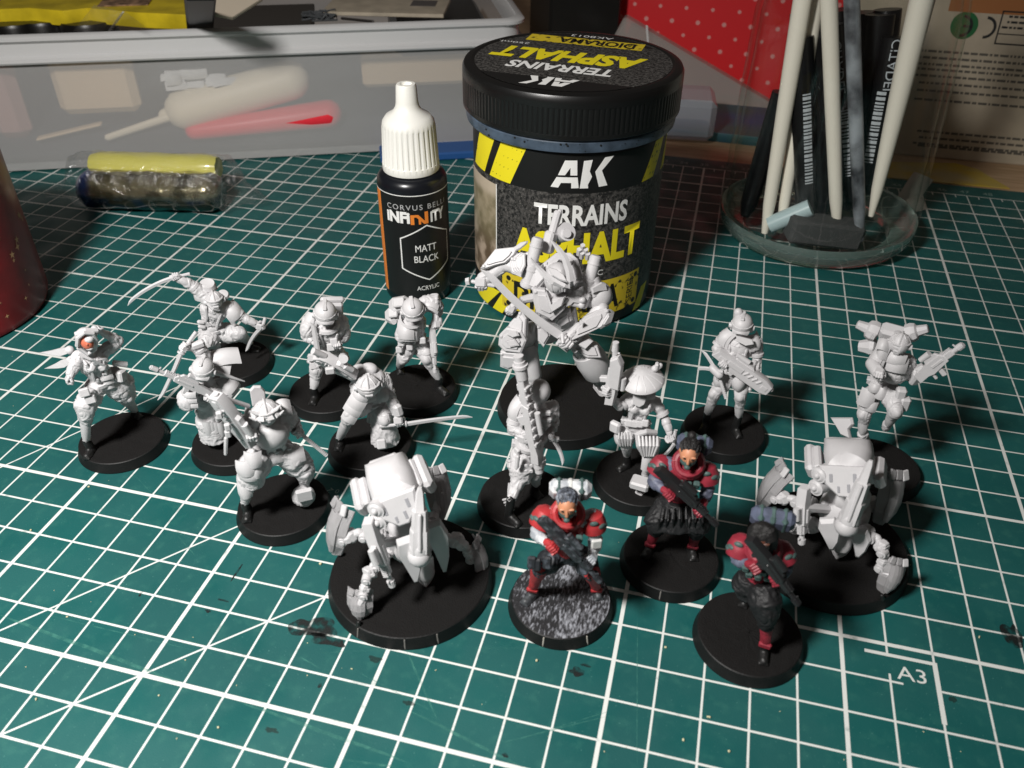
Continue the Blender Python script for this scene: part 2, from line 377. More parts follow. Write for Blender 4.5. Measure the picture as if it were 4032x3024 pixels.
pyes = mat('print_yellow_scuffed', (.8,.68,.015), .5); q = NG(pyes); q.L.new(q.mix(q.ss(q.noise(q.obj(), 2.6, 7), .33, .36), (.03,.03,.01), (.80,.68,.015)), pyes.node_tree.nodes['Principled BSDF'].inputs['Base Color'])
pho = mat('print_photo', (.3,.2,.12), .5); q = NG(pho); o3 = q.obj(); z3 = q.xyz(o3)[2]
c3 = q.mix(q.ss(q.noise(o3, 1.6, 6), .35, .65), (.11,.075,.045), (.42,.33,.25)); c3 = q.mix(q.ss(z3, 2.2, 3.6, 0, .5), c3, (.24,.22,.12)); c3 = q.mix(q.ss(z3, 4.3, 4.7, 0, .7), c3, (.55,.46,.36))
q.L.new(c3, pho.node_tree.nodes['Principled BSDF'].inputs['Base Color'])
def cyl_band(name, r, a0, a1, z0, z1, m, parent, skew=0, n=None, zsag=0):
    n = n or max(3, int(abs(a1-a0)/3)); R = []
    for i in range(n+1):
        a = a0+(a1-a0)*i/n
        col = []
        for k in range(5):
            t_ = k/4; aa = math.radians(a+skew*t_); col.append(V((math.cos(aa)*r, math.sin(aa)*r, z0+(z1-z0)*t_)))
        R.append(col)
    mb = MB(); mb.rings(R, False, False, closed=False); o = mb.build(name, m, parent, fix=False); return o
LR = JR-.02
cyl_band('label', LR, -215, 30, .12, 6.4, ask, jar)
cyl_band('label_band', LR+.004, -215, 30, 5.15, 6.4, lbk, jar)
cyl_band('label_band', LR+.004, -112, -20, 2.05, 2.35, ask, jar)
cyl_band('label_band', LR+.004, -215, 30, .12, 1.35, lbk, jar)
cyl_band('label_photo', LR+.006, -172, -124.2, 1.15, 4.95, pho, jar)
cyl_band('label_edge_line', LR+.008, -124.6, -123.9, 1.15, 4.97, pwht, jar)
for a, w, sk in ((-130.5,17,10.5),(-152,16,10.5),(-32.5,11.5,10.5),(-10,12,10)):
    cyl_band('hazard_stripe', LR+.008, a, a+w, 5.17, 6.5 if a < -100 else 6.38, pyes, jar, sk)
for a, w, sk in ((-150,16,13),(-128,9,9),(-82,11,8),(-28,9,8)):
    cyl_band('hazard_stripe', LR+.009, a, a+w, .14, .98, pyes, jar, sk)
cyl_band('series_panel', LR+.011, -119, -25.5, .5, 1.9, pye2, jar)
def prt_cyl(name, me, m, a, z, r=None, par=None): return put(name, wrap(me, (r or LR)+.014, a, z), m, par or jar)
AKP = [[(1340,560),(1430,558),(1436,668),(1385,668),(1383,612),(1345,668),(1292,670)],[(1283,684),(1440,682),(1452,762),(1396,764),(1394,724),(1318,726),(1298,762),(1240,760)],[(1480,562),(1545,556),(1528,640),(1548,680),(1520,740),(1525,765),(1460,765)],[(1640,545),(1712,540),(1622,640),(1675,755),(1607,760),(1570,645)]]
AKP = [[(x, -y) for x, y in p] for p in AKP]
prt_cyl('logo_print', fit(polymesh(AKP), 1.98, 1.0), pwht, -71.5, 5.83)
prt_cyl('title_print', fit(text_mesh('TERRAINS', 1, .6, .03), 3.2, .74), pwht, -70, 4.39)
prt_cyl('title_print', fit(text_mesh('ASPHALT', 1, .6, .045), 4.65, 1.17), pyel, -70.5, 3.2)
prt_cyl('small_print', fit(text_mesh('ACRYLIC', 1), 1.35, .2), pwht, -67, 2.24)
prt_cyl('series_print', fit(text_mesh('DIORAMA', 1, .6, .04), 3.9, 1.0), lbk, -76, 1.2)
sp = fit(text_mesh('SERIES', 1), 1.0, .3)
for v in sp.vertices: v.co = V((-v.co.y, v.co.x, 0))
prt_cyl('series_print', sp, lbk, -33.5, 1.2)
R2 = random.Random(2)
for a_, z_ in ((-29,.68),(-29,1.72),(-114,.7),(-114,1.7)):
    pts = [(math.cos(i*.52)*.1, math.sin(i*.52)*.1) for i in range(12)]; prt_cyl('rivet_print', polymesh([pts]), lbk, a_, z_)
bl = MB()
for i in range(26):
    a_ = math.radians(R2.uniform(-150,-15)); z_ = R2.uniform(6.58,6.84); s_ = R2.choice((.015,.02,.04)); bl.ell((math.cos(a_)*3.5, math.sin(a_)*3.5, z_), (s_, s_, s_*.8), n=6, m=4)
tag(bl.build('paint_specks', lbk, jar), kind='stuff')
# lid sticker (read from the far side, so turned about 176 degrees)
LZ = 8.329; LC = V((-.15, .6))
st = MB(); st.lathe([(3.2, LZ), (.01, LZ+.0005)], (0,0,0), n=72, cap0=False); st.build('lid_sticker', ask, jar)
def seg(y0, n=40):    # black part of the sticker, a circle segment
    pts = []
    for i in range(n+1):
        a = math.radians(200+i*140/n); p = (math.cos(a)*3.2, math.sin(a)*3.2)
        if p[1] < y0: pts.append(p)
    return pts
put('sticker_band', polymesh([seg(-1.95)]), lbk, jar, (0,0,LZ+.006), (0,0,math.radians(-4)))
put('sticker_band', polymesh([[(-x*.93, -y*.99) for x, y in seg(-2.0)]]), lbk, jar, (0,0,LZ+.006), (0,0,math.radians(-4)))
def lidprint(name, me, m, x, y, h=.010): return put(name, me, m, jar, ((x-LC.x)*.97, (y-LC.y)*.97, LZ+h), (0,0,math.radians(176)))
lidprint('logo_print', fit(polymesh(AKP), 1.7, .86), pwht, -.42, -1.92)
lidprint('title_print', fit(text_mesh('TERRAINS', 1, .6, .03, .15), 3.45, .74), pwht, -.4, -.46)
lidprint('title_print', fit(text_mesh('ASPHALT', 1, .6, .05, .15), 5.1, 1.25), pyel, -.38, .85)
lidprint('series_panel', polymesh([[(-2.03,-.4),(2.03,-.4),(2.03,.4),(-2.03,.4)]]), pye2, -.13, 2.78)
lidprint('series_print', fit(text_mesh('DIORAMA', 1, .6, .03), 2.7, .6), lbk, .28, 2.75, .016)
lidprint('code_print', fit(text_mesh('AK8013', 1), 1.5, .24), pwht, .0, 3.5)
lidprint('volume_print', fit(text_mesh('250ml.', 1), 1.1, .18), pwht, -2.55, 2.1)

# ================================================================ dropper bottle of black paint
B = V((.386, 17.319, 0))
bot = empty('dropper_bottle', B, 'small black dropper bottle of matt black acrylic paint with white cap', 'paint bottle')
bmat = mat('bottle_plastic', (.006,.007,.010), .28)
m_ = MB(); m_.lathe([(1.05,0),(1.17,.05),(1.215,.16),(1.215,4.42),(1.19,4.58),(1.1,4.72),(.98,4.78),(.9,4.8)], (0,0,0), n=64); m_.build('bottle_body', bmat, bot)
cyl_band('label', 1.219, -215, 35, .38, 4.33, lbk, bot)
cyl_band('label_edge_line', 1.223, -215, 35, 4.305, 4.335, pwht, bot)
org = mat('print_orange', (.75,.22,.03), .45)
cyl_band('label_stripe', 1.224, -150, -133, .38, 4.3, org, bot)
capm = mat('white_cap_plastic', (.80,.79,.74), .42)
n_ = 180; rg = []
for i, (r, z) in enumerate([(.90,4.83),(.965,4.84),(.975,4.9),(.975,5.08),(.965,5.1),(.90,6.32),(.89,6.36),(.86,6.5),(.74,6.66),(.5,6.8),(.4,6.95),(.37,7.1),(.335,7.62),(.30,7.68),(.2,7.685),(.18,7.6)]):
    rib = .03 if i in (4, 5) else 0
    rg.append([V((math.cos(a*2*math.pi/n_)*(r-rib*(1 if a % 6 < 2 else 0)), math.sin(a*2*math.pi/n_)*(r-rib*(1 if a % 6 < 2 else 0)), z)) for a in range(n_)])
m_ = MB(); m_.rings(rg); m_.build('cap', capm, bot, ang=40)
def pb(name, me, m, a, z): return put(name, wrap(me, 1.227, a, z, .1), m, bot)
pg = mat('print_grey', (.45,.45,.45), .5)
pb('maker_print', fit(text_mesh('CORVUS BELLI', 1, spacing=1.25), 2.25, .19), pg, -63, 3.9)
pb('brand_print', fit(text_mesh('iNFi', 1, 1, .05), .88, .43), pwht, -97, 3.53)
pb('brand_print', fit(polymesh([[(0,0),(.09,0),(.09,.4),(0,.4)],[(.09,.4),(.2,.4),(.36,.12),(.36,.5),(.45,.5),(.45,0),(.34,0),(.15,.3),(.09,.3)],[(.2,.0),(.26,.0),(.26,.2),(.2,.3)]]), .62, .45), org, -61, 3.5)
pb('brand_print', fit(text_mesh('iTY', 1, 1, .05), .62, .42), pwht, -28, 3.5)
hx = [(0,1.09),(.98,.6),(.98,-.6),(0,-1.09),(-.98,-.6),(-.98,.6)]
hp = []
for i in range(6):
    a_, b_ = hx[i], hx[(i+1) % 6]; k_ = .955; hp.append([a_, b_, (b_[0]*k_, b_[1]*k_), (a_[0]*k_, a_[1]*k_)])
pb('hexagon_print', polymesh(hp), pwht, -50, 2.14)
pb('name_print', fit(text_mesh('MATT', 1), .78, .26), pwht, -52.5, 2.35); pb('name_print', fit(text_mesh('BLACK', 1), .92, .26), pwht, -52, 1.93)
pb('type_print', fit(text_mesh('ACRYLIC', 1), .85, .17), pwht, -52, .76)

# ================================================================ storage box with its contents
def haze_plastic(name, col, dens, rough=.3):
    m = mat(name, col, rough); soften(m, dens); return m
K0, K1 = onz('n', 2078, 78, 6.3), onz('n', 0, 148, 6.3); ux = (K0-K1); ux.z = 0; ux.normalize(); uy = V((-ux.y, ux.x, 0))
bx = empty('storage_box', (K0.x, K0.y, 0), 'long translucent plastic storage box full of modelling tools at the back left', 'storage box')
hz = haze_plastic('box_plastic', (.72,.71,.70), .46, .22); hzr = haze_plastic('box_rim_plastic', (.68,.68,.68), .86, .25)
LX, LY = 34, 19; FB = Matrix((ux, uy, V((0,0,1)))).transposed()
def bp_(x, y, z): return FB @ V((x, y, z))     # x runs left from the corner (negative), y back
w_ = MB()
def rr(in_, z, cr=.9):
    pts = []
    for (cx, cy, a0) in ((-in_-cr, in_+cr, -90), (-in_-cr, LY-in_-cr, 0), (-LX+in_+cr, LY-in_-cr, 90), (-LX+in_+cr, in_+cr, 180)):
        for i in range(7):
            a = math.radians(a0+15*i); pts.append(bp_(cx+math.cos(a)*cr, cy+math.sin(a)*cr, z))
    return pts
w_.rings([rr(.30, 5.25), rr(.75, .1), rr(.95, .02)], False, True)
w_.build('box_wall', hz, bx)
w_ = MB(); w_.rings([rr(.25,5.2), rr(.05,5.12), rr(.0,5.2), rr(.02,5.34), rr(.2,5.45), rr(.24,5.95), rr(.1,6.03), rr(0,6.1), rr(.0,6.22), rr(.1,6.3), rr(.35,6.32), rr(.42,6.2), rr(.42,5.25)], False, False)
w_.build('box_rim', hzr, bx)
def inbox(name, label, cat, mb, m, parts=()):
    o = mb.build(name, m); tag(o, label, cat, 'things inside the storage box'); return o
def boxpt(k, x, y, dd):      # a point seen through the front wall, dd cm behind that wall
    return onplane(k, x, y, K0 + uy*(.6+dd), uy)
cream = mat('cream_plastic', (.90,.80,.62), .5); redp = mat('red_plastic', (.85,.03,.05), .4); tan = mat('tan_card', (.72,.55,.36), .7); blkm = mat('black_matt', (.008,.008,.008), .5); slate = mat('slate_fabric', (.03,.033,.04), .8)
a_, b_ = boxpt('Y', 1200, 710, 1.0), boxpt('Y', 1880, 520, 1.2)
m_ = MB(); m_.cap(a_, b_, .95, .92, 20); dd_ = (b_-a_).normalized(); m_.cap(a_, a_-dd_*1.0, .62, .3, 14)
inbox('glue_bottle', 'cream coloured bottle lying tilted behind the box front wall', 'bottle', m_, cream)
a_, b_ = boxpt('Y', 1260, 850, .55), boxpt('Y', 2130, 735, .6); m_ = MB(); m_.cap(a_, b_, .42, .66, 16); inbox('marker_pen', 'red marker pen lying on the bottom of the storage box', 'marker pen', m_, redp)
a_ = boxpt('Y', 610, 500, .8); m_ = MB(); m_.box(a_, FB, (3.6, .9, 3.2), .32); inbox('card_packet', 'tan card packet standing against the front wall of the storage box', 'packet', m_, tan)
a_, b_ = boxpt('Y', 240, 900, .5), boxpt('Y', 660, 800, .6); m_ = MB(); m_.bar(a_, b_, .12, .45, .05); inbox('wooden_stick', 'pale flat wooden stick lying in the storage box', 'stick', m_, tan)
a_, b_ = boxpt('Y', 700, 890, .5), boxpt('Y', 1120, 750, .7); m_ = MB(); m_.cap(a_, b_, .16, .2, 10); inbox('file_handle', 'pale thin tool handle beside the cream bottle in the storage box', 'tool', m_, cream)
a_ = boxpt('Y', 1240, 520, .4); m_ = MB(); F_ = FB
for i in range(14):
    p = a_ + FB @ V((R1.uniform(-1.2,1.6), R1.uniform(0,.5), R1.uniform(-.35,.3))); m_.shell(p, FB @ V((R1.uniform(-.4,.4),-1,R1.uniform(-.2,.9))), (0,0,1), R1.uniform(.6,1.2), R1.uniform(.3,.6), .1, .05, .02, n=3)
tissue = mat('tissue', (.72,.72,.72), .6); inbox('crumpled_tissue', 'crumpled white tissue pressed to the front wall of the box', 'tissue', m_, tissue)
a_ = boxpt('Z', 560, 420, 1.6); m_ = MB(); m_.box(a_+ux*-.5, FB, (5.5, 1.5, 1.6), .2); inbox('foam_block', 'dull tan foam block inside the right end of the storage box', 'foam block', m_, tan)
a_ = boxpt('Y', 30, 640, .9); m_ = MB(); m_.box(a_, FB, (1.6, 1, 3.6), .4); inbox('pink_card', 'dusky pink card behind the left end of the box wall', 'card', m_, mat('pink_card', (.45,.25,.22), .7))
KB = V((K0.x, K0.y, 0)); m_ = MB(); m_.box(KB + FB @ V((-16, 9.6, .9)), FB, (30, 16.5, 1.4), .3); inbox('tool_roll', 'dark slate fabric tool roll filling the bottom of the storage box', 'tool roll', m_, slate)
a_ = boxpt('Y', 1230, 440, 2.2)
# things that stick up above the rim
def above(k, x, y, z): return onz(k, x, y, z)
ylw = mat('yellow_pack', (.72,.55,.02), .35, var=.25, vscale=.7)
yp = [above('X', *p, 6.0) for p in ((-300,92),(250,70),(540,95),(760,70),(1210,110),(1640,128),(1640,-120),(-300,-160))]; yc = sum(yp, V())/len(yp); F_ = FB
m_ = MB(); m_.prism([(p.x-yc.x, p.y-yc.y) for p in yp], yc-V((0,0,.35)), Matrix.Identity(3), .7, .12); inbox('yellow_packet', 'yellow packet with printed edge lying across the top of the box', 'packet', m_, ylw)
a_ = above('X', 1090, 22, 6.03); pl_ = MB(); pl_.box(a_, F_ , (2.4, 1.3, .06), .02); inbox('photo_tag', 'small brown printed tag on the yellow packet', 'tag', pl_, mat('brown_print', (.28,.17,.1), .5, var=.6, vscale=3))
for (x, y, r, lab) in ((120,170,1.7,'black round paint pot nearest the left edge of the frame'),(370,150,1.7,'black round paint pot second from the left in the box'),(760,165,1.7,'black round paint pot next to the clear plastic bag')):
    p = above('X', x, y, 5.4); r *= .8; m_ = MB(); m_.lathe([(r*.92,-2.6),(r,-2.5),(r,-.15),(r*.95,0),(r*.3,.03)], p, n=36); inbox('paint_pot', lab, 'paint pot', m_, blk)
clr = mat('clear_film', (.75,.75,.75), .12); soften(clr, .22)
p0_ = above('X', 640, 270, 5.6); p1_ = above('X', 820, 40, 7.4); p2_ = above('X', 1080, 90, 7.4); p3_ = above('X', 1290, 250, 5.8)
m_ = MB(); m_.add([p0_, p1_, p2_, p3_, above('X', 960, 270, 5.7), above('X',1060,100,7.6)], [(0,1,5,4),(4,5,2,3)]); F3 = FB
for i in range(3): m_.bar(above('X', 950+i*9, 265, 5.75), above('X', 1068+i*4, 105, 7.65), .05, .07, .01)
inbox('clear_bag', 'clear plastic bag with a bright fold standing up between the black caps', 'plastic bag', m_, clr)
a_, b_ = above('X', 1740, 260, 5.4), above('X', 1740, -60, 9); m_ = MB(); m_.bar(a_, b_, 1.15, .5, .1, hint=ux); inbox('black_clamp', 'black plastic clamp bar rising out of the box', 'clamp', m_, blkm)
a_ = above('X', 1980, 60, 7.2); m_ = MB(); m_.prism([(-.9,.6),(.2,.9),(1.6,.9),(1.5,.3),(.2,-.6),(-.6,-.4)], a_, frame(uy*-1+V((0,0,1.2)), ux), .2); inbox('paper_scrap', 'beige curled paper scrap beside the black clamp', 'paper', m_, mat('beige_paper', (.42,.36,.28), .7))
a_ = above('Y', 1680, 120, 5.2); m_ = MB(); m_.box(a_ + FB @ V((0,1.6,-.4)), FB @ Matrix.Rotation(.1,3,'X'), (5.4, 3.4, .3), .05); inbox('grey_sheet', 'dark grey plastic sheet lying in the middle of the box', 'sheet', m_, mat('dark_grey_sheet', (.05,.045,.04), .5))
m_ = MB(); c_ = above('Y', 2070, 110, 5.5)
for i in range(26): m_.tube([c_+FB @ V((R1.uniform(-.9,.9), R1.uniform(-.5,.5), R1.uniform(-.1,.25))) for _ in range(4)], .045, 5)
inbox('wire_tangle', 'tangle of dark grey sprue wire near the middle of the box rim', 'wire', m_, mat('dark_wire', (.07,.075,.08), .4))
a_ = above('Z', 300, 45, 5.6); cd = MB(); cd.box(a_, FB @ Matrix.Rotation(-.22,3,'Z'), (6.2, 3.3, .18), .03); cardo = inbox('instruction_card', 'beige printed card with a dark square lying in the right half of the box', 'card', cd, mat('card_stock', (.45,.39,.30), .6, var=.12, vscale=1.2))
m_ = MB(); m_.box(a_ + FB @ V((1.9,.1,.10)), FB @ Matrix.Rotation(-.22,3,'Z'), (1.3, 1.2, .02), .005); m_.build('dark_square_print', mat('grey_print', (.1,.09,.085), .6), cardo)
a_, b_ = above('Z', 0, 118, 5.6), above('Z', 210, 140, 5.8); m_ = MB(); m_.bar(a_, b_, .12, .12, .03); inbox('metal_rod', 'short shiny metal rod beside the printed card', 'rod', m_, mat('steel', (.6,.6,.6), .25, 1))
m_ = MB(); m_.box(KB + FB @ V((-3.6,6,4.3)), FB, (5.0, 9, 1.6), .3); m_.ell(KB + FB @ V((-3.6,3,5.1)), (1.2,1,.4)); inbox('black_case', 'black glossy case at the right end inside the box', 'case', m_, blk)

# ================================================================ right background
m_ = MB(); p = onz('n', 2165, 90, 4); m_.box((p.x+.6, p.y+4, 3.4), FB, (4.2, 6, 7.4), .15); tag(m_.build('black_box', mat('black_box', (.007,.007,.006), .45)), 'black glossy box standing behind the right end of the storage box', 'box')
rm = mat('red_wrap', (.55,.012,.016), .42); q = NG(rm); x4, y4, z4 = q.xyz(q.obj())
def dots(sx, ox, oz, rad):
    fx = q.m('SUBTRACT', q.m('FRACT', q.m('ADD', q.m('DIVIDE', x4, sx), ox)), .5); fz = q.m('SUBTRACT', q.m('FRACT', q.m('ADD', q.m('DIVIDE', z4, sx), oz)), .5)
    d2 = q.m('SQRT', q.m('ADD', q.m('MULTIPLY', fx, fx), q.m('MULTIPLY', fz, fz))); return q.ss(d2, rad*.7, rad*1.2, 1, 0)
dt = q.m('MAXIMUM', dots(1.5, 0, 0, .085), dots(1.5, .5, .5, .07))
q.L.new(q.mix(q.m('MULTIPLY', dt, .75), (.78,.022,.028), (.85,.48,.45)), rm.node_tree.nodes['Principled BSDF'].inputs['Base Color'])
m_ = MB(); m_.box((12.5, 46.6, 5.2), Matrix.Rotation(math.radians(-2),3,'Z'), (22, 5, 11), .12); tag(m_.build('gift_box', rm), 'bright red wrapped box with small white stars standing at the back', 'gift box')
cl2 = mat('clear_case_plastic', (.46,.43,.40), .2); soften(cl2, .6)
pn = V((0,-1,0)); pc = V((10, 42.4, 0))
a_, b_ = onplane('n', 2440, 90, pc, pn), onplane('n', 2985, 410, pc, pn)
m_ = MB(); m_.bar(a_+V((-.2,0,-.6)), b_+V((.4,0,-.9)), 2.3, .9, .12, hint=(0,0,1)); case = m_.build('clear_ruler_case', cl2); tag(case, 'long clear plastic case leaning diagonally in front of the red box', 'plastic case')
m_ = MB(); m_.bar(a_+V((1.6,-.5,.1)), a_+V((1.9,-.5,-1.5)), .12, .06, .02); m_.build('case_hinge', tissue, case)
p = onz('n', 2700, 560, 0); m_ = MB(); m_.box((p.x-.6, p.y+1.5, 1.05), Matrix.Rotation(.12,3,'Z'), (3.6, 3.0, 2.1), .3); o = m_.build('clear_box', mat('clear_box_plastic', (.4,.42,.46), .12)); soften(MATS['clear_box_plastic'], .5)
tag(o, 'small clear lidded plastic box behind the paste jar', 'plastic box')
m_ = MB(); m_.prism([(-6,-.6),(2,-.9),(6,.4),(6,4),(-6,4)], (11, 37.3, -.05), Matrix.Identity(3), .5, .08); tag(m_.build('blue_folder', mat('blue_card', (.015,.07,.19), .5, col2=(.03,.10,.07), vscale=.25)), 'dark blue folder lying flat on the table behind the paste jar', 'folder')
m_ = MB(); p = onz('n', 1490, 645, 0); m_.box((p.x+2.2, p.y+1.75, .2), FB, (5.2, 1.6, .4), .08); tag(m_.build('blue_strip', mat('blue_plastic', (.015,.08,.26), .45)), 'blue plastic strip at the foot of the storage box behind the dropper bottle', 'plastic strip')
# leaflet box with CE mark (its print is upside down)
kb = mat('grey_cardboard', (.55,.46,.35), .7, var=.08, vscale=.8)
cb0, cb1 = onz('n', 3620, 618, -.3), onz('n', 4032, 655, -.3); cx_ = (cb1-cb0).normalized(); cy_ = V((-cx_.y, cx_.x, 0)); tl = Matrix.Rotation(math.radians(-12), 3, cx_)
FC = Matrix((cx_, tl @ cy_, tl @ V((0,0,1)))).transposed(); HB = 11.6; OB = cb0 + cx_*-4.6
cbx = empty('cardboard_box', cb0, 'grey cardboard box printed upside down with CE mark and text lines at the right', 'cardboard box')
m_ = MB(); m_.box(OB - cb0 + FC @ V((10, 1.5, HB/2)), FC, (20, 3, HB), .08); m_.build('carton', kb, cbx)
ink = mat('print_ink', (.02,.02,.02), .6); inkg = mat('print_ink_grey', (.13,.115,.095), .7)
FR = Matrix((FC.col[0]*-1, FC.col[2]*-1, FC.col[1]*-1)).transposed().to_4x4()   # print frame, turned upside down
def cpr(name, me, m, k, x, y, off=.006):
    o = link_mesh(name, me, m, cbx); P_ = onplane(k, x, y, OB, FC.col[1]); T_ = FR.copy(); T_.translation = P_ - cb0 - FC.col[1]*off; o.matrix_local = T_; return o
def ring(cx, a0, a1, r, w, n=14): return [[(cx+math.cos(math.radians(a0+(a1-a0)*(i+j)/n))*rr_, math.sin(math.radians(a0+(a1-a0)*(i+j)/n))*rr_) for (j, rr_) in ((0,r),(1,r),(1,r-w),(0,r-w))] for i in range(n)]
cpr('ce_mark', polymesh(ring(0,90,270,.5,.13)+ring(1.05,90,270,.5,.13)+[[(.6,-.06),(1.0,-.06),(1.0,.06),(.6,.06)]]), ink, 'W', 1960, 178)
fr_ = []
for (x0,y0,x1,y1) in ((-1.3,-.75,1.3,-.68),(-1.3,.68,1.3,.75),(-1.3,-.75,-1.23,.75),(1.23,-.75,1.3,.75),(-1.3,.25,1.3,.3)): fr_.append([(x0,y0),(x1,y0),(x1,y1),(x0,y1)])
for ln_ in range(3):
    x = -1.1
    while x < 1: w = R2.uniform(.08,.3); fr_.append([(x,-.55+ln_*.24),(x+w,-.55+ln_*.24),(x+w,-.45+ln_*.24),(x,-.45+ln_*.24)]); x += w+.06
cpr('table_print', polymesh(fr_), ink, 'W', 2235, 190)
grn = mat('green_print', (.02,.16,.05), .5); cpr('green_dot_print', polymesh([[(math.cos(i*.21)*.62, math.sin(i*.21)*.62) for i in range(30)]]), grn, 'W', 1825, 165)
for (x, y, n_l) in ((2010,350,3),(2010,470,2),(2000,560,1),(2000,610,1),(2000,670,1),(2000,880,3),(2000,975,1)):
    pl = []
    for r_ in range(n_l):
        x_ = -3.6
        while x_ < 3.4: w = R2.uniform(.08,.42); pl.append([(x_,r_*.3),(x_+w,r_*.3),(x_+w,r_*.3+.11),(x_,r_*.3+.11)]); x_ += w+.07
    tag(cpr('text_print', polymesh(pl), inkg, 'W', x, y), kind='stuff')
orp = mat('orange_print', (.42,.16,.05), .6); cpr('orange_panel', polymesh([[(-2.6,-.6),(2.6,-.6),(2.6,.6),(-2.6,.6)]]), orp, 'W', 2120, 5)
# yellow paper on the table, tissue by the jar, red tin
m_ = MB(); pts = [onz('n', *p, -.27) for p in ((3480,640),(3760,645),(3850,670),(3975,745),(3480,700))]; c_ = sum(pts, V())/5
m_.prism([(p.x-c_.x, p.y-c_.y) for p in pts], (c_.x, c_.y, -.25), Matrix.Identity(3), .05, .01); tag(m_.build('yellow_paper', mat('yellow_paper', (.62,.42,.02), .6, col2=(.5,.4,.2), vscale=.5)), 'yellow printed paper on the table behind the back edge of the mat', 'paper')
m_ = MB(); p = onz('n', 3575, 820, 0); m_.shell((p.x, p.y+.5, .45), (-.5,-.8,.6), (.5,.6,.8), .95, 2.0, .15, .1, .05); m_.shell((p.x+.25, p.y-.1, .25), (.3,-.6,.8), (.6,.4,.2), .8, 1.1, .12, .1, .05); tag(m_.build('paper_tissue', mat('white_paper', (.66,.62,.55), .7)), 'folded white paper scrap tucked behind the glass jar on the mat', 'paper')
tin = mat('red_tin', (.20,.008,.011), .38, var=.15, vscale=1.5)
tn = empty('red_tin', (-15.5, 11.5, 0), 'dark red round tin with tiny gold stars at the left edge', 'tin')
m_ = MB(); m_.lathe([(3.1,0),(3.32,.08),(3.4,.3),(3.42,6.2),(3.3,6.3)], (0,0,0), n=80); m_.build('tin_body', tin, tn)
gold = mat('gold_print', (.42,.24,.12), .5); R3 = random.Random(12)
for i in range(60):
    k5 = R3.choice((5, 5, 4)); s_ = R3.choice((.05,.09,.15)); pts = []
    for j in range(k5*2): a = j*math.pi/k5; r = s_*(1 if j % 2 == 0 else .35); pts.append((math.cos(a)*r, math.sin(a)*r))
    put('star_print', wrap(polymesh([pts]), 3.425, R3.uniform(-110, 60), R3.uniform(.4, 4.7), .1), gold, tn)
# ================================================================ putty sticks in cling film
pa, pb_ = onz('n', 345, 800, 0), onz('n', 915, 815, 0); pd = (pb_-pa); pd.z = 0; PLn = pd.length; pd.normalize(); pw = V((-pd.y, pd.x, 0)); pcn = (pa+pb_)/2
FPt = Matrix((pd, pw, V((0,0,1)))).transposed()
ro = empty('putty_roll', pcn, 'two tone epoxy putty sticks, yellow and dark blue, wrapped in shiny cling film', 'putty')
ro.rotation_euler = (0, 0, math.atan2(pd.y, pd.x))
def film_rings(n, prof, wob, seed):
    R = []
    for i, (x, r, rz, z) in enumerate(prof):
        R.append([V((x+wob*.5*noise.noise(V((a*.9, i*.7, seed))), math.cos(a*2*math.pi/n)*r*(1+wob*noise.noise(V((math.cos(a*2*math.pi/n)*2.6, math.sin(a*2*math.pi/n)*2.6, i*.55+seed)))), z+math.sin(a*2*math.pi/n)*rz*(1+wob*noise.noise(V((math.cos(a*2*math.pi/n)*3, math.sin(a*2*math.pi/n)*3, i*.6+seed+9)))))) for a in range(n)])
    return R
h_ = PLn/2
m_ = MB(); m_.rings(film_rings(28, [(-h_*.86+i*h_*1.72/14, .62 if 0 < i < 14 else .5, .55 if 0 < i < 14 else .45, .80+.66) for i in range(15)], .12, 3)); yl = m_.build('yellow_strip', mat('putty_yellow', (.60,.56,.13), .35, coat=.6, bump=.15, bscale=4), ro, ang=60, off=(-.1,.75,.05))
m_ = MB(); m_.rings(film_rings(36, [(-h_*.93+i*h_*1.86/18, .92 if 0 < i < 18 else .7, .82 if 0 < i < 18 else .6, .86) for i in range(19)], .10, 7))
pbm = mat('putty_blue_painted_sheen', (.012,.022,.05), .22, metal=.75, coat=.8, bump=1.0, bscale=3.2); q = NG(pbm); o5 = q.obj(); x5, y5, z5 = q.xyz(o5)
cB = q.mix(q.ss(z5, .75, 1.05), (.015,.03,.055), (.30,.27,.17)); cB = q.mix(q.ss(q.noise(o5, 1.1, 5), .42, .58, 0, .8), cB, (.05,.045,.02)); cB = q.mix(q.ss(x5, -2.6, -2.2, 1, 0), cB, (.015,.05,.20)); q.L.new(cB, pbm.node_tree.nodes['Principled BSDF'].inputs['Base Color'])  # gold upper part is the film's sheen painted into the blue strip's colour
m_.build('blue_strip', pbm, ro, ang=60, off=(0,-.35,0))
flm = mat('cling_film', (.8,.8,.78), .1); nt_ = flm.node_tree; q = NG(flm); gl_ = nt_.nodes.new('ShaderNodeBsdfGlossy'); gl_.inputs['Roughness'].default_value = .12; tr_ = nt_.nodes.new('ShaderNodeBsdfTransparent'); fr2 = nt_.nodes.new('ShaderNodeLayerWeight'); fr2.inputs[0].default_value = .22; mx_ = nt_.nodes.new('ShaderNodeMixShader')
bn_ = q.bump(q.noise(q.obj(), 4.5, 4), 1.0, .12); nt_.links.new(bn_, gl_.inputs['Normal']); nt_.links.new(q.m('ADD', q.m('MULTIPLY', fr2.outputs['Facing'], .35), .05), mx_.inputs[0]); nt_.links.new(tr_.outputs[0], mx_.inputs[1]); nt_.links.new(gl_.outputs[0], mx_.inputs[2]); nt_.links.new(mx_.outputs[0], nt_.nodes['Material Output'].inputs[0])
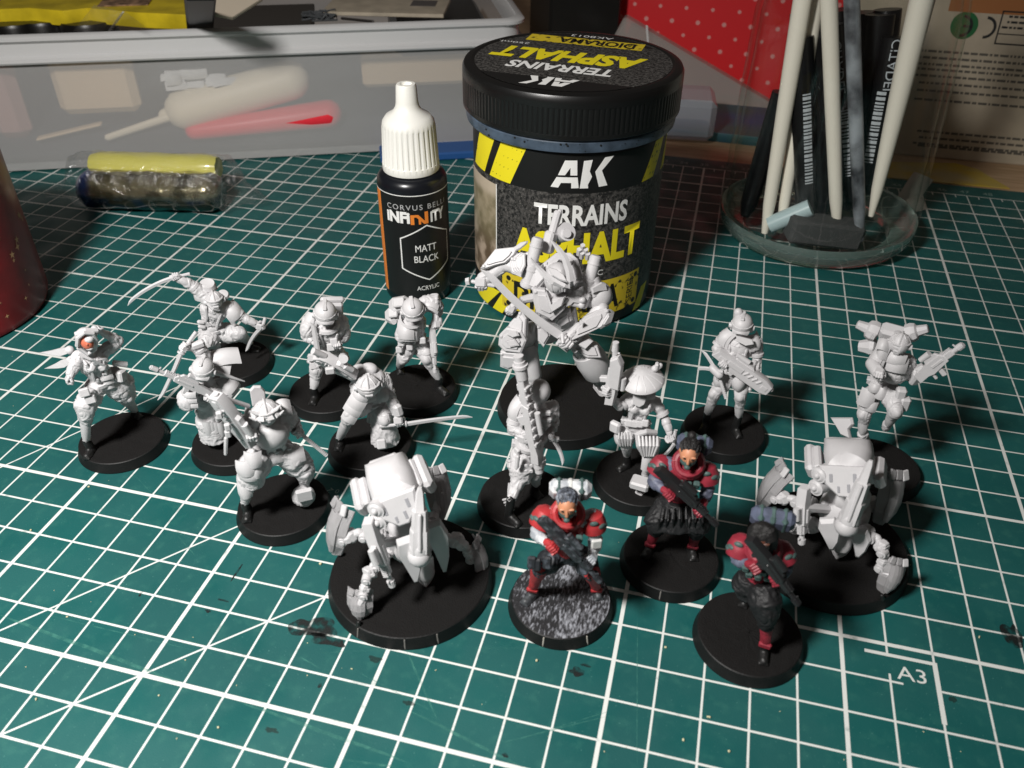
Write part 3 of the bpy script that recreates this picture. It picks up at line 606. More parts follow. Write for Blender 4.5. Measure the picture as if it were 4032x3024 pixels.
m_ = MB(); m_.rings(film_rings(44, [(-h_*1.55,.12,.1,.35),(-h_*1.42,.3,.22,.5),(-h_*1.28,.3,.35,.6),(-h_*1.12,.7,.6,.85)]+[(-h_*1.0+i*h_*2/22, 1.32, 1.16, 1.14) for i in range(23)]+[(h_*1.1,1.0,.85,1.0),(h_*1.2,.6,.45,.7),(h_*1.35,.4,.3,.5),(h_*1.5,.1,.1,.35)], .14, 21))
m_.build('cling_film', flm, ro, ang=60)
# ================================================================ glass jar with brushes
G = V((14.963, 26.469, 0)); GR = 4.0
gl = mat('clear_glass', (.93,.98,.95), .02); gb = gl.node_tree.nodes['Principled BSDF']; gb.inputs['Transmission Weight'].default_value = 1; gb.inputs['IOR'].default_value = 1.45
nt_ = gl.node_tree; q = NG(gl); trn = nt_.nodes.new('ShaderNodeBsdfTransparent'); gls = nt_.nodes.new('ShaderNodeBsdfGlossy'); gls.inputs['Roughness'].default_value = .04; frs = nt_.nodes.new('ShaderNodeFresnel'); frs.inputs[0].default_value = 1.5; lwt = nt_.nodes.new('ShaderNodeLayerWeight'); lwt.inputs[0].default_value = .35
nt_.links.new(q.mix(q.ss(lwt.outputs['Facing'], .35, .95), (.99,.995,.99), (.84,.90,.87)), trn.inputs[0])
nt_.links.new(q.bump(q.noise(q.obj(), .9, 2), .25, .08), gls.inputs['Normal'])
thin = nt_.nodes.new('ShaderNodeMixShader'); nt_.links.new(q.ss(lwt.outputs['Facing'], .45, 1.0, .035, .32), thin.inputs[0]); nt_.links.new(trn.outputs[0], thin.inputs[1]); nt_.links.new(gls.outputs[0], thin.inputs[2]); nt_.links.new(thin.outputs[0], nt_.nodes['Material Output'].inputs[0])
thk = mat('thick_glass', (.62,.80,.74), .03); thk.node_tree.nodes['Principled BSDF'].inputs['Transmission Weight'].default_value = .85
m_ = MB(); m_.lathe([(.01,.22),(2.2,.16),(2.9,.03),(3.3,.0),(3.72,.14),(3.93,.45),(4.0,.95),(3.74,8.6),(3.62,9.4),(3.4,10.4),(3.25,10.9),(3.25,12.4),(3.1,12.5),(2.98,12.4),(2.98,10.95),(3.14,10.4),(3.36,9.4),(3.5,8.6),(3.76,1.2),(3.66,.85),(3.3,.62),(2.2,.55),(.01,.6)], (0,0,0), n=96, cap0=False, cap1=False)
gj = m_.build('glass_jar', gl, None, ang=50, off=G); m_ = MB(); m_.lathe([(3.0,.05),(3.35,.02),(3.72,.16),(3.93,.46),(3.985,.9),(3.97,1.0),(3.85,.95),(3.7,.72),(3.3,.5),(3.0,.42)], (0,0,0), n=96, cap0=False, cap1=False); m_.build('jar_foot', thk, gj, ang=50); gj.rotation_mode = 'QUATERNION'; hq = CC-G; hq.z = 0; gj.rotation_quaternion = Matrix.Rotation(.024, 3, hq.normalized()).to_quaternion(); tag(gj, 'large clear glass jar holding paint brushes and black pens at the back right', 'glass jar')
hd_ = (CC-G); hd_.z = 0; hd_.normalize()
def gp(x, y, d=1.5, k='W'): return onplane(k, x, y, G + hd_*d, hd_)
crw = mat('cream_handle', (.88,.83,.72), .35); bkh = mat('black_handle', (.007,.007,.008), .3); gyh = mat('grey_handle', (.34,.37,.40), .4, col2=(.02,.02,.025), vscale=.8); rdh = mat('dark_red_handle', (.16,.015,.015), .35)
def inside(p):     # keep a point inside the glass
    q_ = p-G; h = math.hypot(q_.x, q_.y); lim = 3.2
    if h > lim: q_.x *= lim/h; q_.y *= lim/h
    q_.z = max(q_.z, .75); return G+q_
def brush(lab, a, b, r0, r1, m, d0, d1, name='paint_brush', cat='brush', mid=None):
    a = inside(gp(*a, d0)); b = inside(gp(*b, d1)); mb = MB(); n = 9
    dz = (b-a).normalized(); b2 = b + dz*max(0, (11.5-b.z)/max(dz.z,.3)) if b.z < 11.5 and name == 'paint_brush' else b
    q_ = b2-G; h = math.hypot(q_.x, q_.y)
    if h > 2.9 and b2.z > 8: b2 = G + V((q_.x*2.9/h, q_.y*2.9/h, q_.z))
    pts = [a+(b2-a)*i/n for i in range(n+1)]; rad = [(r0+(r1-r0)*math.sin(math.pi*min(1, i/n*1.1)*.5)) for i in range(n+1)]; rad[0] *= .6
    mb.tube(pts, rad, 14); o = mb.build(name, m); tag(o, lab, cat, 'brushes and pens in the glass jar'); return o, a, b2
brush('cream handled brush leaning to the left front side of the glass jar', (525,1520), (735,260), .22, .34, crw, 2.7, 2.0)
brush('second cream handled brush just right of the left leaning one', (625,1530), (765,640), .2, .3, crw, 2.4, 1.6)
brush('cream handled brush standing upright in the middle of the jar', (1000,1480), (962,420), .24, .3, crw, 2.2, 2.2)
brush('thick white handled brush leaning to the right side of the jar', (1220,1400), (1545,20), .17, .42, crw, 2.0, 1.4)
brush('grey streaked brush handle right of the upright cream one', (1150,1560), (1110,420), .22, .28, gyh, 2.5, 1.9)
brush('thin dark red brush handle beside the thick white one', (1330,1050), (1600,30), .12, .16, rdh, .6, .3)
bkl = []
for (lab, a, b, r, d) in [('broad black pen leaning far left in the glass jar',(360,1400),(650,600),.42,1.8),('black pen with white ladder print nearest the left cream brushes',(800,1480),(765,240),.45,2.2),('thick plain black pen left of the upright cream brush',(890,1470),(850,60),.5,1.4),('black pen with lettering right of the upright cream brush',(1090,1300),(985,160),.42,1.2),('black pen leaning right beside the white handle',(1180,1200),(1370,240),.42,1.2),('black pen at the centre back of the jar',(1060,1350),(1150,80),.55,-.4),('black pen behind the lettered pens',(1120,1250),(1280,90),.55,.2),('wide black pen filling the middle of the jar',(1000,1350),(1030,60),.62,-.2),('black pen behind the white ladder print pen',(800,1300),(800,80),.6,.2),('black pen at the back right of the jar',(1200,1250),(1330,60),.5,-.4),('black pen deep at the back left of the jar',(930,1300),(930,70),.55,-.6)]:
    o, a_, b_ = brush(lab, a, b, r*.8, r, bkh, d, d-.6, 'black_pen', 'pen'); bkl.append((o, a_, b_, r))
# white print on the pens
pls = mat('pen_print', (.48,.52,.55), .5)
def pen_print(i, me, t_, m=pls, side=0):
    o, a_, b_, r = bkl[i]; ax = (b_-a_).normalized(); P_ = a_+(b_-a_)*t_; nn = (CC-P_); nn = (nn-ax*nn.dot(ax)).normalized(); sd = ax.cross(nn)
    for v in me.vertices:
        s_ = v.co.y/r+side; v.co = P_ + ax*v.co.x + (nn*math.cos(s_)+sd*math.sin(s_))*(r*1.02+.012)
    link_mesh('print', me, m, o)
def ladder(L, w, seed):
    rr_ = random.Random(seed); x = -L/2; pl = []
    while x < L/2: h = rr_.choice((.05,.07,.12)); pl.append([(x,-w/2),(x+h,-w/2),(x+h,0),(x+h,w/2),(x,w/2),(x,0)]); x += h+rr_.choice((.05,.07))
    return polymesh(pl)
pen_print(1, ladder(3.4,.3,1), .5, side=.35); pen_print(3, ladder(2.6,.3,2), .36, side=.1); pen_print(4, ladder(2.6,.32,3), .42, side=-.1)
def ctd(i, t_, side):
    me = fit(text_mesh('CITADEL', 1), 1.9, .32)
    for v in me.vertices: v.co.x *= -1; v.co.y *= -1
    pen_print(i, me, t_, side=side)
ctd(3, .78, .0); ctd(4, .82, .3)
fm = MB(); a_ = gp(905, 1530, 2.6); fm.box(V((a_.x, a_.y, 1.25)), Matrix.Rotation(.22,3,'Z') @ Matrix.Rotation(.1,3,'Y'), (2.9, 1.1, 1.0), .12)
o = fm.build('foam_sponge', mat('black_foam', (.05,.05,.05), .95, bump=1, bscale=14)); tag(o, 'dark grey foam sponge lying at the bottom of the glass jar', 'sponge', 'brushes and pens in the glass jar')
a_, b_ = inside(gp(545,1465,2.9)), inside(gp(830,1345,2.6)); tb = MB(); tb.cap(a_, b_, .34, .34, 18, flat=True); o = tb.build('plastic_tube', mat('frost_tube', (.45,.58,.60), .3)); tag(o, 'pale translucent plastic tube lying across the brushes in the jar', 'tube', 'brushes and pens in the glass jar')
# ================================================================ miniatures: builders
primer = mat('white_primer', (.54,.53,.54), .48, bump=.12, bscale=30, var=.03, vscale=2.5)
bootm = mat('black_boot', (.010,.010,.010), .5, bump=.4, bscale=16)
basem = mat('black_base', (.0085,.008,.0078), .85, bump=.9, bscale=30, spec=.18)
rimm = mat('black_base_rim', (.007,.007,.007), .55, bump=.25, bscale=20, spec=.3)
grim = mat('grey_scuff', (.16,.15,.14), .6)
drym = mat('drybrushed_base', (.02,.02,.022), .75)
q = NG(drym); od = q.obj(); mpd = q.N.new('ShaderNodeMapping'); mpd.inputs['Scale'].default_value = (1.5, .55, 1); mpd.inputs['Rotation'].default_value = (0, 0, .3); q.L.new(od, mpd.inputs[0]); n1 = q.noise(mpd.outputs[0], 13, 7); n2 = q.noise(od, 1.3, 3)
q.L.new(q.mix(q.ss(q.m('ADD', n1, q.m('MULTIPLY', q.m('SUBTRACT', n2, .5), .55)), .44, .78), (.012,.012,.014), (.30,.31,.345)), drym.node_tree.nodes['Principled BSDF'].inputs['Base Color'])
q.L.new(q.bump(n1, .6, .03), drym.node_tree.nodes['Principled BSDF'].inputs['Normal'])
class Fig:
    def __init__(s, name, label, c, k, r=1.25, h=.32, top=None, group=None, cat='miniature', seed=0, white=False):
        s.c = V((c[0], c[1], 0)); s.k = k; s.h = h; s.sd = seed
        s.f = CC - s.c; s.f.z = 0; s.f.normalize(); s.r = V((0,0,1)).cross(s.f)     # f towards camera, r to the right
        s.root = empty(name, s.c, label, cat, group); s.pr = {}; s.n = {}
        b = MB(); N = 72
        rg = []
        for (rr_, z) in ((r-.02,0),(r+.005,.025),(r+.0,.06),(r-.075,h-.07),(r-.075,h-.02),(r-.10,h)):
            rg.append([V((math.cos(a*2*math.pi/N)*rr_, math.sin(a*2*math.pi/N)*rr_, z)) for a in range(N)])
        b.rings(rg, True, False); base = b.build('base', rimm, s.root, ang=30, fix=True)
        t = MB(); rg = []; rr0 = random.Random(seed)
        for i in range(17):
            q_ = (r-.10)*(1-i/16.0) + .002
            rg.append([V((math.cos(a*2*math.pi/N)*q_, math.sin(a*2*math.pi/N)*q_, h+(0 if i == 0 else .012+.010*noise.noise(V((math.cos(a*2*math.pi/N)*q_*5, math.sin(a*2*math.pi/N)*q_*5, seed*5.1)))+rr0.uniform(-.012,.014)))) for a in range(N)])
        t.rings(rg, False, True); t.build('base_top', top or basem, base, ang=180, fix=False)
        if white:
            for a in (s.wa if hasattr(s, 'wa') else (-118, -62)): pass
        s.base = base; s.R = r
    def notch(s, degs, m=grim):      # moulding notches on the rim, degrees from the camera side
        a0 = math.atan2(s.f.y, s.f.x)
        for d_ in degs:
            a = a0+math.radians(d_); b = MB(); p = V((math.cos(a), math.sin(a), 0)); b.bar(p*(s.R-.01)+V((0,0,.03)), p*(s.R-.068)+V((0,0,s.h-.04)), .035, .03, .008, hint=V((-p.y,p.x,0))); b.build('rim_notch', m, s.base)
    def p(s, x, y, d=0, k=None): return onplane(k or s.k, x, y, s.c + s.f*d, s.f) - s.c
    def g(s, x, y, z=None, k=None): return onz(k or s.k, x, y, s.h if z is None else z) - s.c
    def vec(s, r=0, f=0, u=0): return s.r*r + s.f*f + V((0,0,u))
    def mb(s, key):
        if key not in s.pr: s.pr[key] = MB()
        return s.pr[key]
    def part(s, name, mb, m=None, parent=None, ang=32): return mb.build(name, m or primer, parent or s.root, ang)
    def finish(s, spec):     # spec: key list -> one continuous surface each
        for name, keys, m, vox, sm, fo in spec:
            t = MB()
            for k in keys:
                if k in s.pr: t.add(s.pr[k].v, s.pr[k].f)
            if t.v: s.n[name] = link_mesh(name, remesh(t, vox, sm, fo), m, s.root)
def lerp(a, b, t): return a + (b-a)*t
def humanoid(F, J, s=1.0, fem=False, baggy=1.0, skin=1.0, armor=True, feet=True, head=True, bulk=1.0, knees=True):
    """J holds joints: hd nk ch wa pv, sl el hl / sr er hr (shoulder elbow hand), pl kl al tl / pr kr ar tr (hip knee ankle toe)"""
    side = (J['sr']-J['sl']).normalized(); up = (J['nk']-J['pv']).normalized(); F.side = side; F.upv = up
    fw = side.cross(up)
    if fw.dot(F.f) < 0: fw = -fw
    F.fw = fw
    Ft = frame(up, side)
    T = F.mb('torso')
    T.ell(J['ch'], (.36*s*bulk, .25*s*bulk, .33*s), Ft); T.cap(J['wa'], lerp(J['wa'], J['ch'], .6), .22*s*bulk, .27*s*bulk, 14, hint=side, sq=.8)
    T.cap(J['pv'], J['wa'], .25*s, .21*s*bulk, 14, hint=side, sq=.82); T.ell(J['pv'], (.28*s, .22*s, .2*s), Ft)
    T.cap(J['ch']+up*.1*s, J['nk'], .18*s, .12*s, 12); T.cap(J['nk'], J['hd'], .11*s, .11*s)
    if fem:
        for q in (-1, 1): T.ell(J['ch']+side*.13*s*q+fw*.2*s-up*.03*s, .125*s)
    if head:
        T.ell(J['hd'], (.185*s, .215*s, .235*s), frame(up, side))
    for q in 'lr':
        A = F.mb('sleeve_'+q); sh, el, ha = J['s'+q], J['e'+q], J['h'+q]
        A.cap(lerp(J['ch']+up*.12*s, sh, .45), sh, .17*s, .16*s*skin); A.cap(sh, el, .15*s*skin, .115*s*skin, 12)
        wr = lerp(el, ha, .78); A.cap(el, wr, .125*s*skin, .085*s*skin, 12)
        A.ell(lerp(sh, el, .35), .165*s*skin); A.ell(lerp(el, wr, .3), .135*s*skin)
        if baggy > 1:
            for t_ in (.3, .6, .85): A.ell(lerp(sh, el, t_)+V((0,0,-.02)), (.155*s*skin, .155*s*skin, .07), frame((el-sh)))
        hp_, kn, an = J['p'+q], J['k'+q], J['a'+q]; L = F.mb('legs')
        L.cap(J['pv'], hp_, .2*s, .2*s*min(baggy,1.2)); L.cap(hp_, kn, .205*s*baggy, .155*s*baggy, 14)
        L.ell(lerp(hp_, kn, .4), .215*s*baggy)
        mid = lerp(kn, an, .3); Sh = F.mb('shin_'+q)
        (L if baggy > 1.15 else Sh).cap(kn, mid, .155*s*baggy, .14*s*max(1, baggy*.95), 12)
        if baggy > 1.15:
            for t_ in (.55, .8): L.ell(lerp(hp_, kn, t_), (.195*s*baggy, .195*s*baggy, .11), frame(kn-hp_))
        Sh.cap(kn, mid, .14*s, .14*s, 12); Sh.cap(mid, an, .138*s, .09*s, 12)
        if feet and J.get('t'+q) is not None:
            B = F.mb('boot_'+q); to = J['t'+q]; d_ = to-an; d_.z = 0; d_.normalize(); z0 = F.h
            heel = V((an.x, an.y, z0+.09)) - d_*.06; B.cap(heel, V((to.x, to.y, z0+.07)), .105*s, .085*s, 10); B.cap(heel+V((0,0,.0)), an, .11*s, .1*s, 10)
            B.box(V(((heel.x+to.x)/2, (heel.y+to.y)/2, z0+.03)), frame((0,0,1), d_), ((to-heel).length+.2, .22*s, .06), .02)
    if armor:
        b = MB()     # belt with pouches
        FB_ = frame((J['wa']-J['pv']), side); c_ = lerp(J['pv'], J['wa'], .45)
        b.rings([[c_ + FB_ @ V((math.cos(a*.3927)*rr_*1.02*s, math.sin(a*.3927)*rr_*.86*s, z)) for a in range(16)] for rr_, z in ((.27,-.06),(.30,-.05),(.30,.05),(.27,.06))])
        F.part('belt', b)
        rr_ = random.Random(F.sd)
        for a in rr_.sample((20, 55, 125, 160, -30, -150, 90), 4):
            a = math.radians(a); o = FB_ @ V((math.cos(a)*.32*s, math.sin(a)*.27*s, -.05)); o2 = o if True else o
            pb_ = MB(); Fp = frame(FB_.col[2], o.cross(FB_.col[2])); pb_.box(c_+o, Fp, (.15*s, .09*s, .16*s), .025); pb_.box(c_+o+FB_.col[2]*.06+o.normalized()*.02, Fp, (.155*s, .08*s, .05), .015); F.part('pouch', pb_)
        if knees:
            for q in 'lr':
                kn, an, hp_ = J['k'+q], J['a'+q], J['p'+q]; bend = ((kn-hp_).normalized()+(kn-an).normalized()); n_ = (bend if bend.length > .25 else F.f+bend).normalized()
                ax = (hp_-an).normalized(); n_ = (n_-ax*n_.dot(ax)).normalized()
                k_ = MB(); k_.shell(kn+n_*.175*s*max(1,baggy*.98), n_, ax, .24*s, .28*s, .07, .06, .05); k_.shell(kn+n_*.20*s*max(1,baggy*.98), n_, ax, .15*s, .16*s, .04, .03, .03); F.part('knee_pad', k_)
                sx = (kn-an).normalized(); n2 = (F.f*.8+n_*.6); n2 = (n2-sx*n2.dot(sx)).normalized()
                g_ = MB(); g_.shell(lerp(kn, an, .62)+n2*.135*s, n2, sx, .22*s, (kn-an).length*.62, .07, .015, .04, bot=.7); F.part('shin_guard', g_)
        # straps, buckles, arm bands and layered limb plates
        Ft_ = Matrix((side, -fw, up)).transposed()
        for i in range(9):
            x_, z_ = rr_.uniform(-.26,.26), rr_.uniform(-.42,.2); p_ = J['ch']+side*x_*s+up*z_*s+fw*(.245-.5*x_*x_)*s*bulk; e = MB(); e.box(p_, Ft_ @ Matrix.Rotation(rr_.uniform(-.4,.4),3,'Y'), (rr_.uniform(.06,.14)*s, .07, rr_.uniform(.05,.13)*s), .015); F.part('buckle', e)
        for q_ in (-1, 1):
            e = MB(); e.tube([J['ch']+side*.2*s*q_+up*.22*s-fw*.0*s, J['ch']+side*.2*s*q_+up*.14*s+fw*.24*s*bulk, J['ch']+side*.15*s*q_-up*.12*s+fw*.26*s*bulk, J['wa']+side*.16*s*q_+fw*.2*s], .035*s, 6); F.part('harness_strap', e)
        for q in 'lr':
            sh, el, ha = J['s'+q], J['e'+q], J['h'+q]; ax = (el-sh).normalized()
            e = MB(); c_ = lerp(sh, el, .72); Fb = frame(ax); e.rings([[c_+Fb @ V((math.cos(a*.5236)*r_*s, math.sin(a*.5236)*r_*s, z)) for a in range(12)] for r_, z in ((.12,-.05),(.165,-.04),(.165,.04),(.12,.05))]); F.part('arm_band', e)
            fx = (ha-el).normalized(); n_ = F.f+V((0,0,.5)); n_ = (n_-fx*n_.dot(fx)).normalized(); e = MB(); e.shell(lerp(el, ha, .42)+n_*.125*s*skin, n_, fx*-1, .2*s, (ha-el).length*.55, .08, .015, .05, bot=.75); F.part('forearm_plate', e)
            hp_, kn = J['p'+q], J['k'+q]; tx = (hp_-kn).normalized(); n_ = F.f+V((0,0,.25))+side*(.5 if q == 'r' else -.5); n_ = (n_-tx*n_.dot(tx)).normalized()
            for i in range(2): e = MB(); e.shell(lerp(hp_, kn, .38+.26*i)+n_*.215*s*baggy, n_, tx, .27*s, .22*s, .08, .03, .05, bot=.8); F.part('thigh_plate', e)
            e = MB(); c_ = lerp(hp_, kn, .3); o_ = side*(.2 if q == 'r' else -.2)*s*baggy+F.f*.05; e.box(c_+o_, frame(tx, o_.cross(tx)), (.15*s,.12,.2*s), .03); e.box(c_+o_*1.1+tx*.07*s, frame(tx, o_.cross(tx)), (.16*s,.11,.07), .02); F.part('thigh_pouch', e)
    return F
def hand(F, gc, ga, el, s=1.0, m=None, parent=None, flip=1):
    """gloved fist closed on an axis ga through gc: palm, four bent fingers and a thumb"""
    a = V(ga).normalized(); f = gc-el; f = (f-a*f.dot(a)); f.normalize(); n = a.cross(f)*flip; b = MB()
    w = gc - f*.12*s - n*.02*s; Fr = Matrix((a, n, f)).transposed()
    b.box(w+f*.085*s-n*.045*s, Fr, (.2*s, .085*s, .19*s), .035*s)
    b.cap(el+(w-el)*.72, w, .085*s, .075*s, 10)
    for i, o in enumerate((-.078, -.026, .026, .078)):
        l = (.86, 1, .97, .9)[i]; P = [w+f*.165*s-n*.04*s, w+f*.225*s*l+n*.015*s, w+f*.19*s*l+n*.09*s, w+f*.095*s+n*.10*s, w+f*.06*s+n*.055*s]
        b.tube([p_+a*o*s for p_ in P], [.031*s, .034*s, .032*s, .028*s, .022*s], 7)
    b.tube([w+f*.03*s+a*.09*s, w+f*.09*s+a*.125*s+n*.05*s, w+f*.15*s+a*.10*s+n*.10*s, w+f*.2*s+a*.06*s+n*.115*s], [.04*s, .038*s, .034*s, .026*s], 7)
    return F.part('hand', b, m, parent)
def sword(F, pommel, guard, tip, bend=.05, w=.10, edge=None, m=None, name='sword', hm=None):
    pommel, guard, tip = V(pommel), V(guard), V(tip); ax = (tip-guard).normalized(); ed = V(edge) if edge is not None else F.r
    ed = (ed-ax*ed.dot(ax)).normalized(); th = ax.cross(ed); L = (tip-guard).length; R = []; n = 14
    for i in range(n+1):
        t_ = i/n; c = guard+ax*L*t_+ed*bend*4*t_*(1-t_); ww = w*(1-.25*t_) * (1 if t_ < .88 else max(.06, 1-((t_-.88)/.12)**1.5)); hh = .030*(1-.3*t_)
        cc_ = c - ed*(w*(1-.25*t_)-ww)*.5
        R.append([cc_+ed*ww/2, cc_+ed*ww*.15+th*hh, cc_-ed*ww/2+th*hh*.8, cc_-ed*ww/2-th*hh*.8, cc_+ed*ww*.15-th*hh])
    b = MB(); b.rings(R); o = F.part(name, b, m, ang=25)
    h_ = MB(); hl = (guard-pommel); N = max(4, int(hl.length/.055)); rg = []; Fh = frame(hl, ed)
    for i in range(N*2+1): r_ = .042 if i % 2 else .052; rg.append([pommel+hl*i/(N*2)+Fh @ V((math.cos(a*.785)*r_*1.1, math.sin(a*.785)*r_*.85, 0)) for a in range(8)])
    h_.rings(rg); F.part('hilt', h_, hm or m, o); g_ = MB(); g_.cap(guard-ax*.025, guard+ax*.025, .10, .10, 12, flat=True, hint=ed, sq=.75); F.part('guard', g_, hm or m, o)
    return o
def rifle(F, butt, muzzle, up, s=1.0, style=0, m=None, name='rifle', w=.13):
    """long gun from butt to muzzle; up points to its sight side"""
    butt, muzzle = V(butt), V(muzzle); x = (muzzle-butt).normalized(); u = V(up); u = (u-x*u.dot(x)).normalized(); y = u.cross(x); Fr = Matrix((x, y, u)).transposed(); L = (muzzle-butt).length
    def P(t, o=0, z=0): return butt + x*L*t + y*o + u*z
    b = MB()
    def blk_(t0, t1, z0, z1, ww=1, ch=.02): b.box(P((t0+t1)/2, 0, (z0+z1)/2), Fr, (L*(t1-t0), w*ww, z1-z0), ch)
    def poly(pts, ww, t_=None, ch=.015): b.prism([(px_*L, pz) for px_, pz in pts], butt, Matrix((x, u, x.cross(u))).transposed(), w*ww, ch)
    h = .11*s
    if style == 0:      # combi rifle
        poly([(0,-.9*h),(.02,.55*h),(.26,.9*h),(.62,.9*h),(.66,.3*h),(.64,-.6*h),(.3,-1.0*h),(.2,-.75*h)], 1.0)
        poly([(.30,.8*h),(.33,1.5*h),(.56,1.5*h),(.60,.8*h)], .55); blk_(.60, .80, -.45*h, .55*h, .8); blk_(.36, .6, -.2*h, .35*h, 1.25)
        for i in range(7): blk_(.62+i*.026, .637+i*.026, .5*h, .85*h, .5, .006)
    elif style == 1:    # big slab gun
        poly([(0,-.6*h),(.05,.9*h),(.3,1.25*h),(.86,1.2*h),(1.0,.6*h),(1.0,-1.1*h),(.9,-1.5*h),(.35,-1.35*h),(.22,-.9*h)], 1.15)
        poly([(.3,1.1*h),(.34,1.9*h),(.6,1.7*h),(.66,1.0*h)], .6)
        for sd_ in (-1, 1):
            for i in range(4): b.box(P(.56+i*.075, w*.60*sd_, .2*h), Fr @ Matrix.Rotation(.5,3,'Y'), (L*.03, .05, 1.1*h), .012)
            b.box(P(.38, w*.59*sd_, .1*h), Fr, (L*.26, .05, 1.0*h), .015); b.box(P(.16, w*.58*sd_, .0), Fr, (L*.12, .04, .8*h), .012); b.box(P(.9, w*.58*sd_, -.3*h), Fr, (L*.1, .04, .8*h), .012)
        for i in range(9): blk_(.36+i*.026, .374+i*.026, 1.2*h, 1.5*h, .5, .006)
        blk_(.5, .95, -1.75*h, -1.3*h, .6)
    elif style == 2:    # sniper gun with fat muzzle brake
        poly([(0,-.8*h),(.0,.8*h),(.1,1.0*h),(.2,.7*h),(.55,.75*h),(.58,-.6*h),(.25,-.8*h),(.12,-.5*h)], 1.0); blk_(.5, .82, -.7*h, .65*h, .9)
        for i in range(8): blk_(.18+i*.075, .21+i*.075, .55*h, 1.05*h, 1.0, .012)
        for i in range(5): blk_(.3+i*.1, .36+i*.1, -.95*h, -.5*h, .85, .015)
        b.cap(P(.80), P(.90), .115*s, .125*s, 14, flat=True); b.cap(P(.9), P(.925), .15*s, .15*s, 14, flat=True); b.cap(P(.925), P(.955), .11*s, .11*s, 14, flat=True); b.cap(P(.955), P(1.0), .085*s, .095*s, 12, flat=True)
        b.cap(P(0), P(-.05), .095*s, .10*s, 12, flat=True); b.cap(P(-.05), P(-.10), .08*s, .085*s, 12, flat=True)
    o = F.part(name, b, m)
    if style != 2:
        br = MB(); r_ = .042*s; t0 = .78 if style == 0 else .97; br.cap(P(t0), P(1.0 if style == 0 else 1.03), r_, r_, 10, flat=True)
        if style == 0: br.cap(P(.90), P(.985), r_*1.5, r_*1.35, 10, flat=True); br.box(P(.88, 0, .05*s), Fr, (.04, .03, .1*s), .008)
        F.part('barrel', br, m, o)
    mg = MB(); mg.bar(P(.42, 0, -.6*h), P(.385, 0, -2.2*h), L*.085, w*.6, .02, hint=x); F.part('magazine', mg, m, o)
    gr_ = MB(); gr_.bar(P(.27, 0, -.6*h), P(.235, 0, -1.9*h), L*.05, w*.5, .02, hint=x); F.part('pistol_grip', gr_, m, o)
    sc = MB(); sc.cap(P(.30, 0, 1.85*h), P(.5, 0, 1.85*h), .05*s, .058*s, 12, flat=True); sc.box(P(.4, 0, 1.5*h), Fr, (L*.05, .04, .5*h), .01); F.part('scope', sc, m, o)
    return o
def pad(F, c, n, up, w, h, layers=2, cw=.12, m=None, name='shoulder_pad', bot=None):
    b = MB(); n = V(n).normalized(); cw = max(cw, w*.34); b.shell(c, n, up, w, h, cw, h*.20, .05, bot=bot)
    for i in range(1, layers): b.shell(V(c)+n*.035*i-V(up).normalized()*.02*i, n, up, w*(1-.22*i), h*(1-.25*i), cw*(1-.22*i)**2, h*.2*(1-.25*i)**2, .045, bot=bot)
    return F.part(name, b, m)
def chestplate(F, J, s=1.0, m=None):
    b = MB(); fw = F.fw
    for q in (-1, 1): b.shell(J['ch']+fw*.25*s+F.side*.15*s*q+F.upv*.08*s, fw+F.side*.45*q, F.upv, .28*s, .26*s, .06, .05, .05)
    b.shell(J['ch']+fw*.26*s-F.upv*.16*s, fw, F.upv, .22*s, .2*s, .04, .03, .04, bot=.6)
    return F.part('chest_plate', b, m)
def backpack(F, c, s=1.0, m=None, w=.5):
    Fr = Matrix((F.side, -F.fw, F.upv)).transposed(); b = MB(); b.box(c, Fr, (w*s, .26*s, .5*s), .06); o = F.part('backpack', b, m)
    for x_ in (-.14, .14):
        p_ = MB(); p_.box(c+Fr @ V((x_*s*w/.5, .1*s, .1*s)), Fr, (.2*s, .14*s, .28*s), .03); F.part('pack_pouch', p_, m, o)
    p_ = MB(); p_.cap(c+Fr @ V((-.22*s, .02, .29*s)), c+Fr @ V((.22*s, .02, .29*s)), .08*s, .08*s, 10); F.part('bed_roll', p_, m, o)
    return o
def strap(F, pts, w=.07, m=None, name='strap'):
    b = MB()
    for i in range(len(pts)-1): b.bar(pts[i], pts[i+1], w, .03, .008, hint=F.upv.cross(F.f))
    return F.part(name, b, m)
def head_lines(F, c, r, look, up, parent, m=None, grille=True):
    lk = V(look).normalized(); up = V(up); up = (up-lk*up.dot(lk)).normalized(); sd = lk.cross(up); r = V(r)
    def P(a, e, k=1.0): d = lk*math.cos(a)*math.cos(e)+sd*math.sin(a)*math.cos(e)+up*math.sin(e); return c+(sd*d.dot(sd)*r.x+lk*d.dot(lk)*r.y+up*d.dot(up)*r.z)*k
    b = MB(); b.tube([P(0,e,1.01) for e in (.35,.8,1.25,1.7,2.2,2.7)], .03, 6)
    for q_ in (-1, 1): b.tube([P(q_*.75,e,1.0) for e in (.2,.6,1.0,1.35)], .018, 5); b.tube([P(q_*1.5,e,1.0) for e in (-.4,0,.5,1.0)], .025, 5)
    b.tube([P(a,.28,1.02) for a in (-1.5,-1,-.5,0,.5,1,1.5)], .035, 6); F.part('helmet_ridge', b, m, parent)
    for q_ in (-1, 1): e = MB(); p_ = P(q_*1.5,-.1,.95); e.cap(p_, p_+sd*.08*q_, .09,.07,12,flat=True); F.part('ear_disc', e, m, parent)
    e = MB(); e.shell(P(0,-.02,1.03), lk, up, r.x*1.1, .09, .07,.02,.03); F.part('eye_slit', e, m, parent)
    if grille:
        for i in range(3): e = MB(); e.bar(P(-.35+.0*i,-.35-.22*i,1.05), P(.35,-.35-.22*i,1.05), .06,.05,.012); F.part('mouth_grille', e, m, parent)
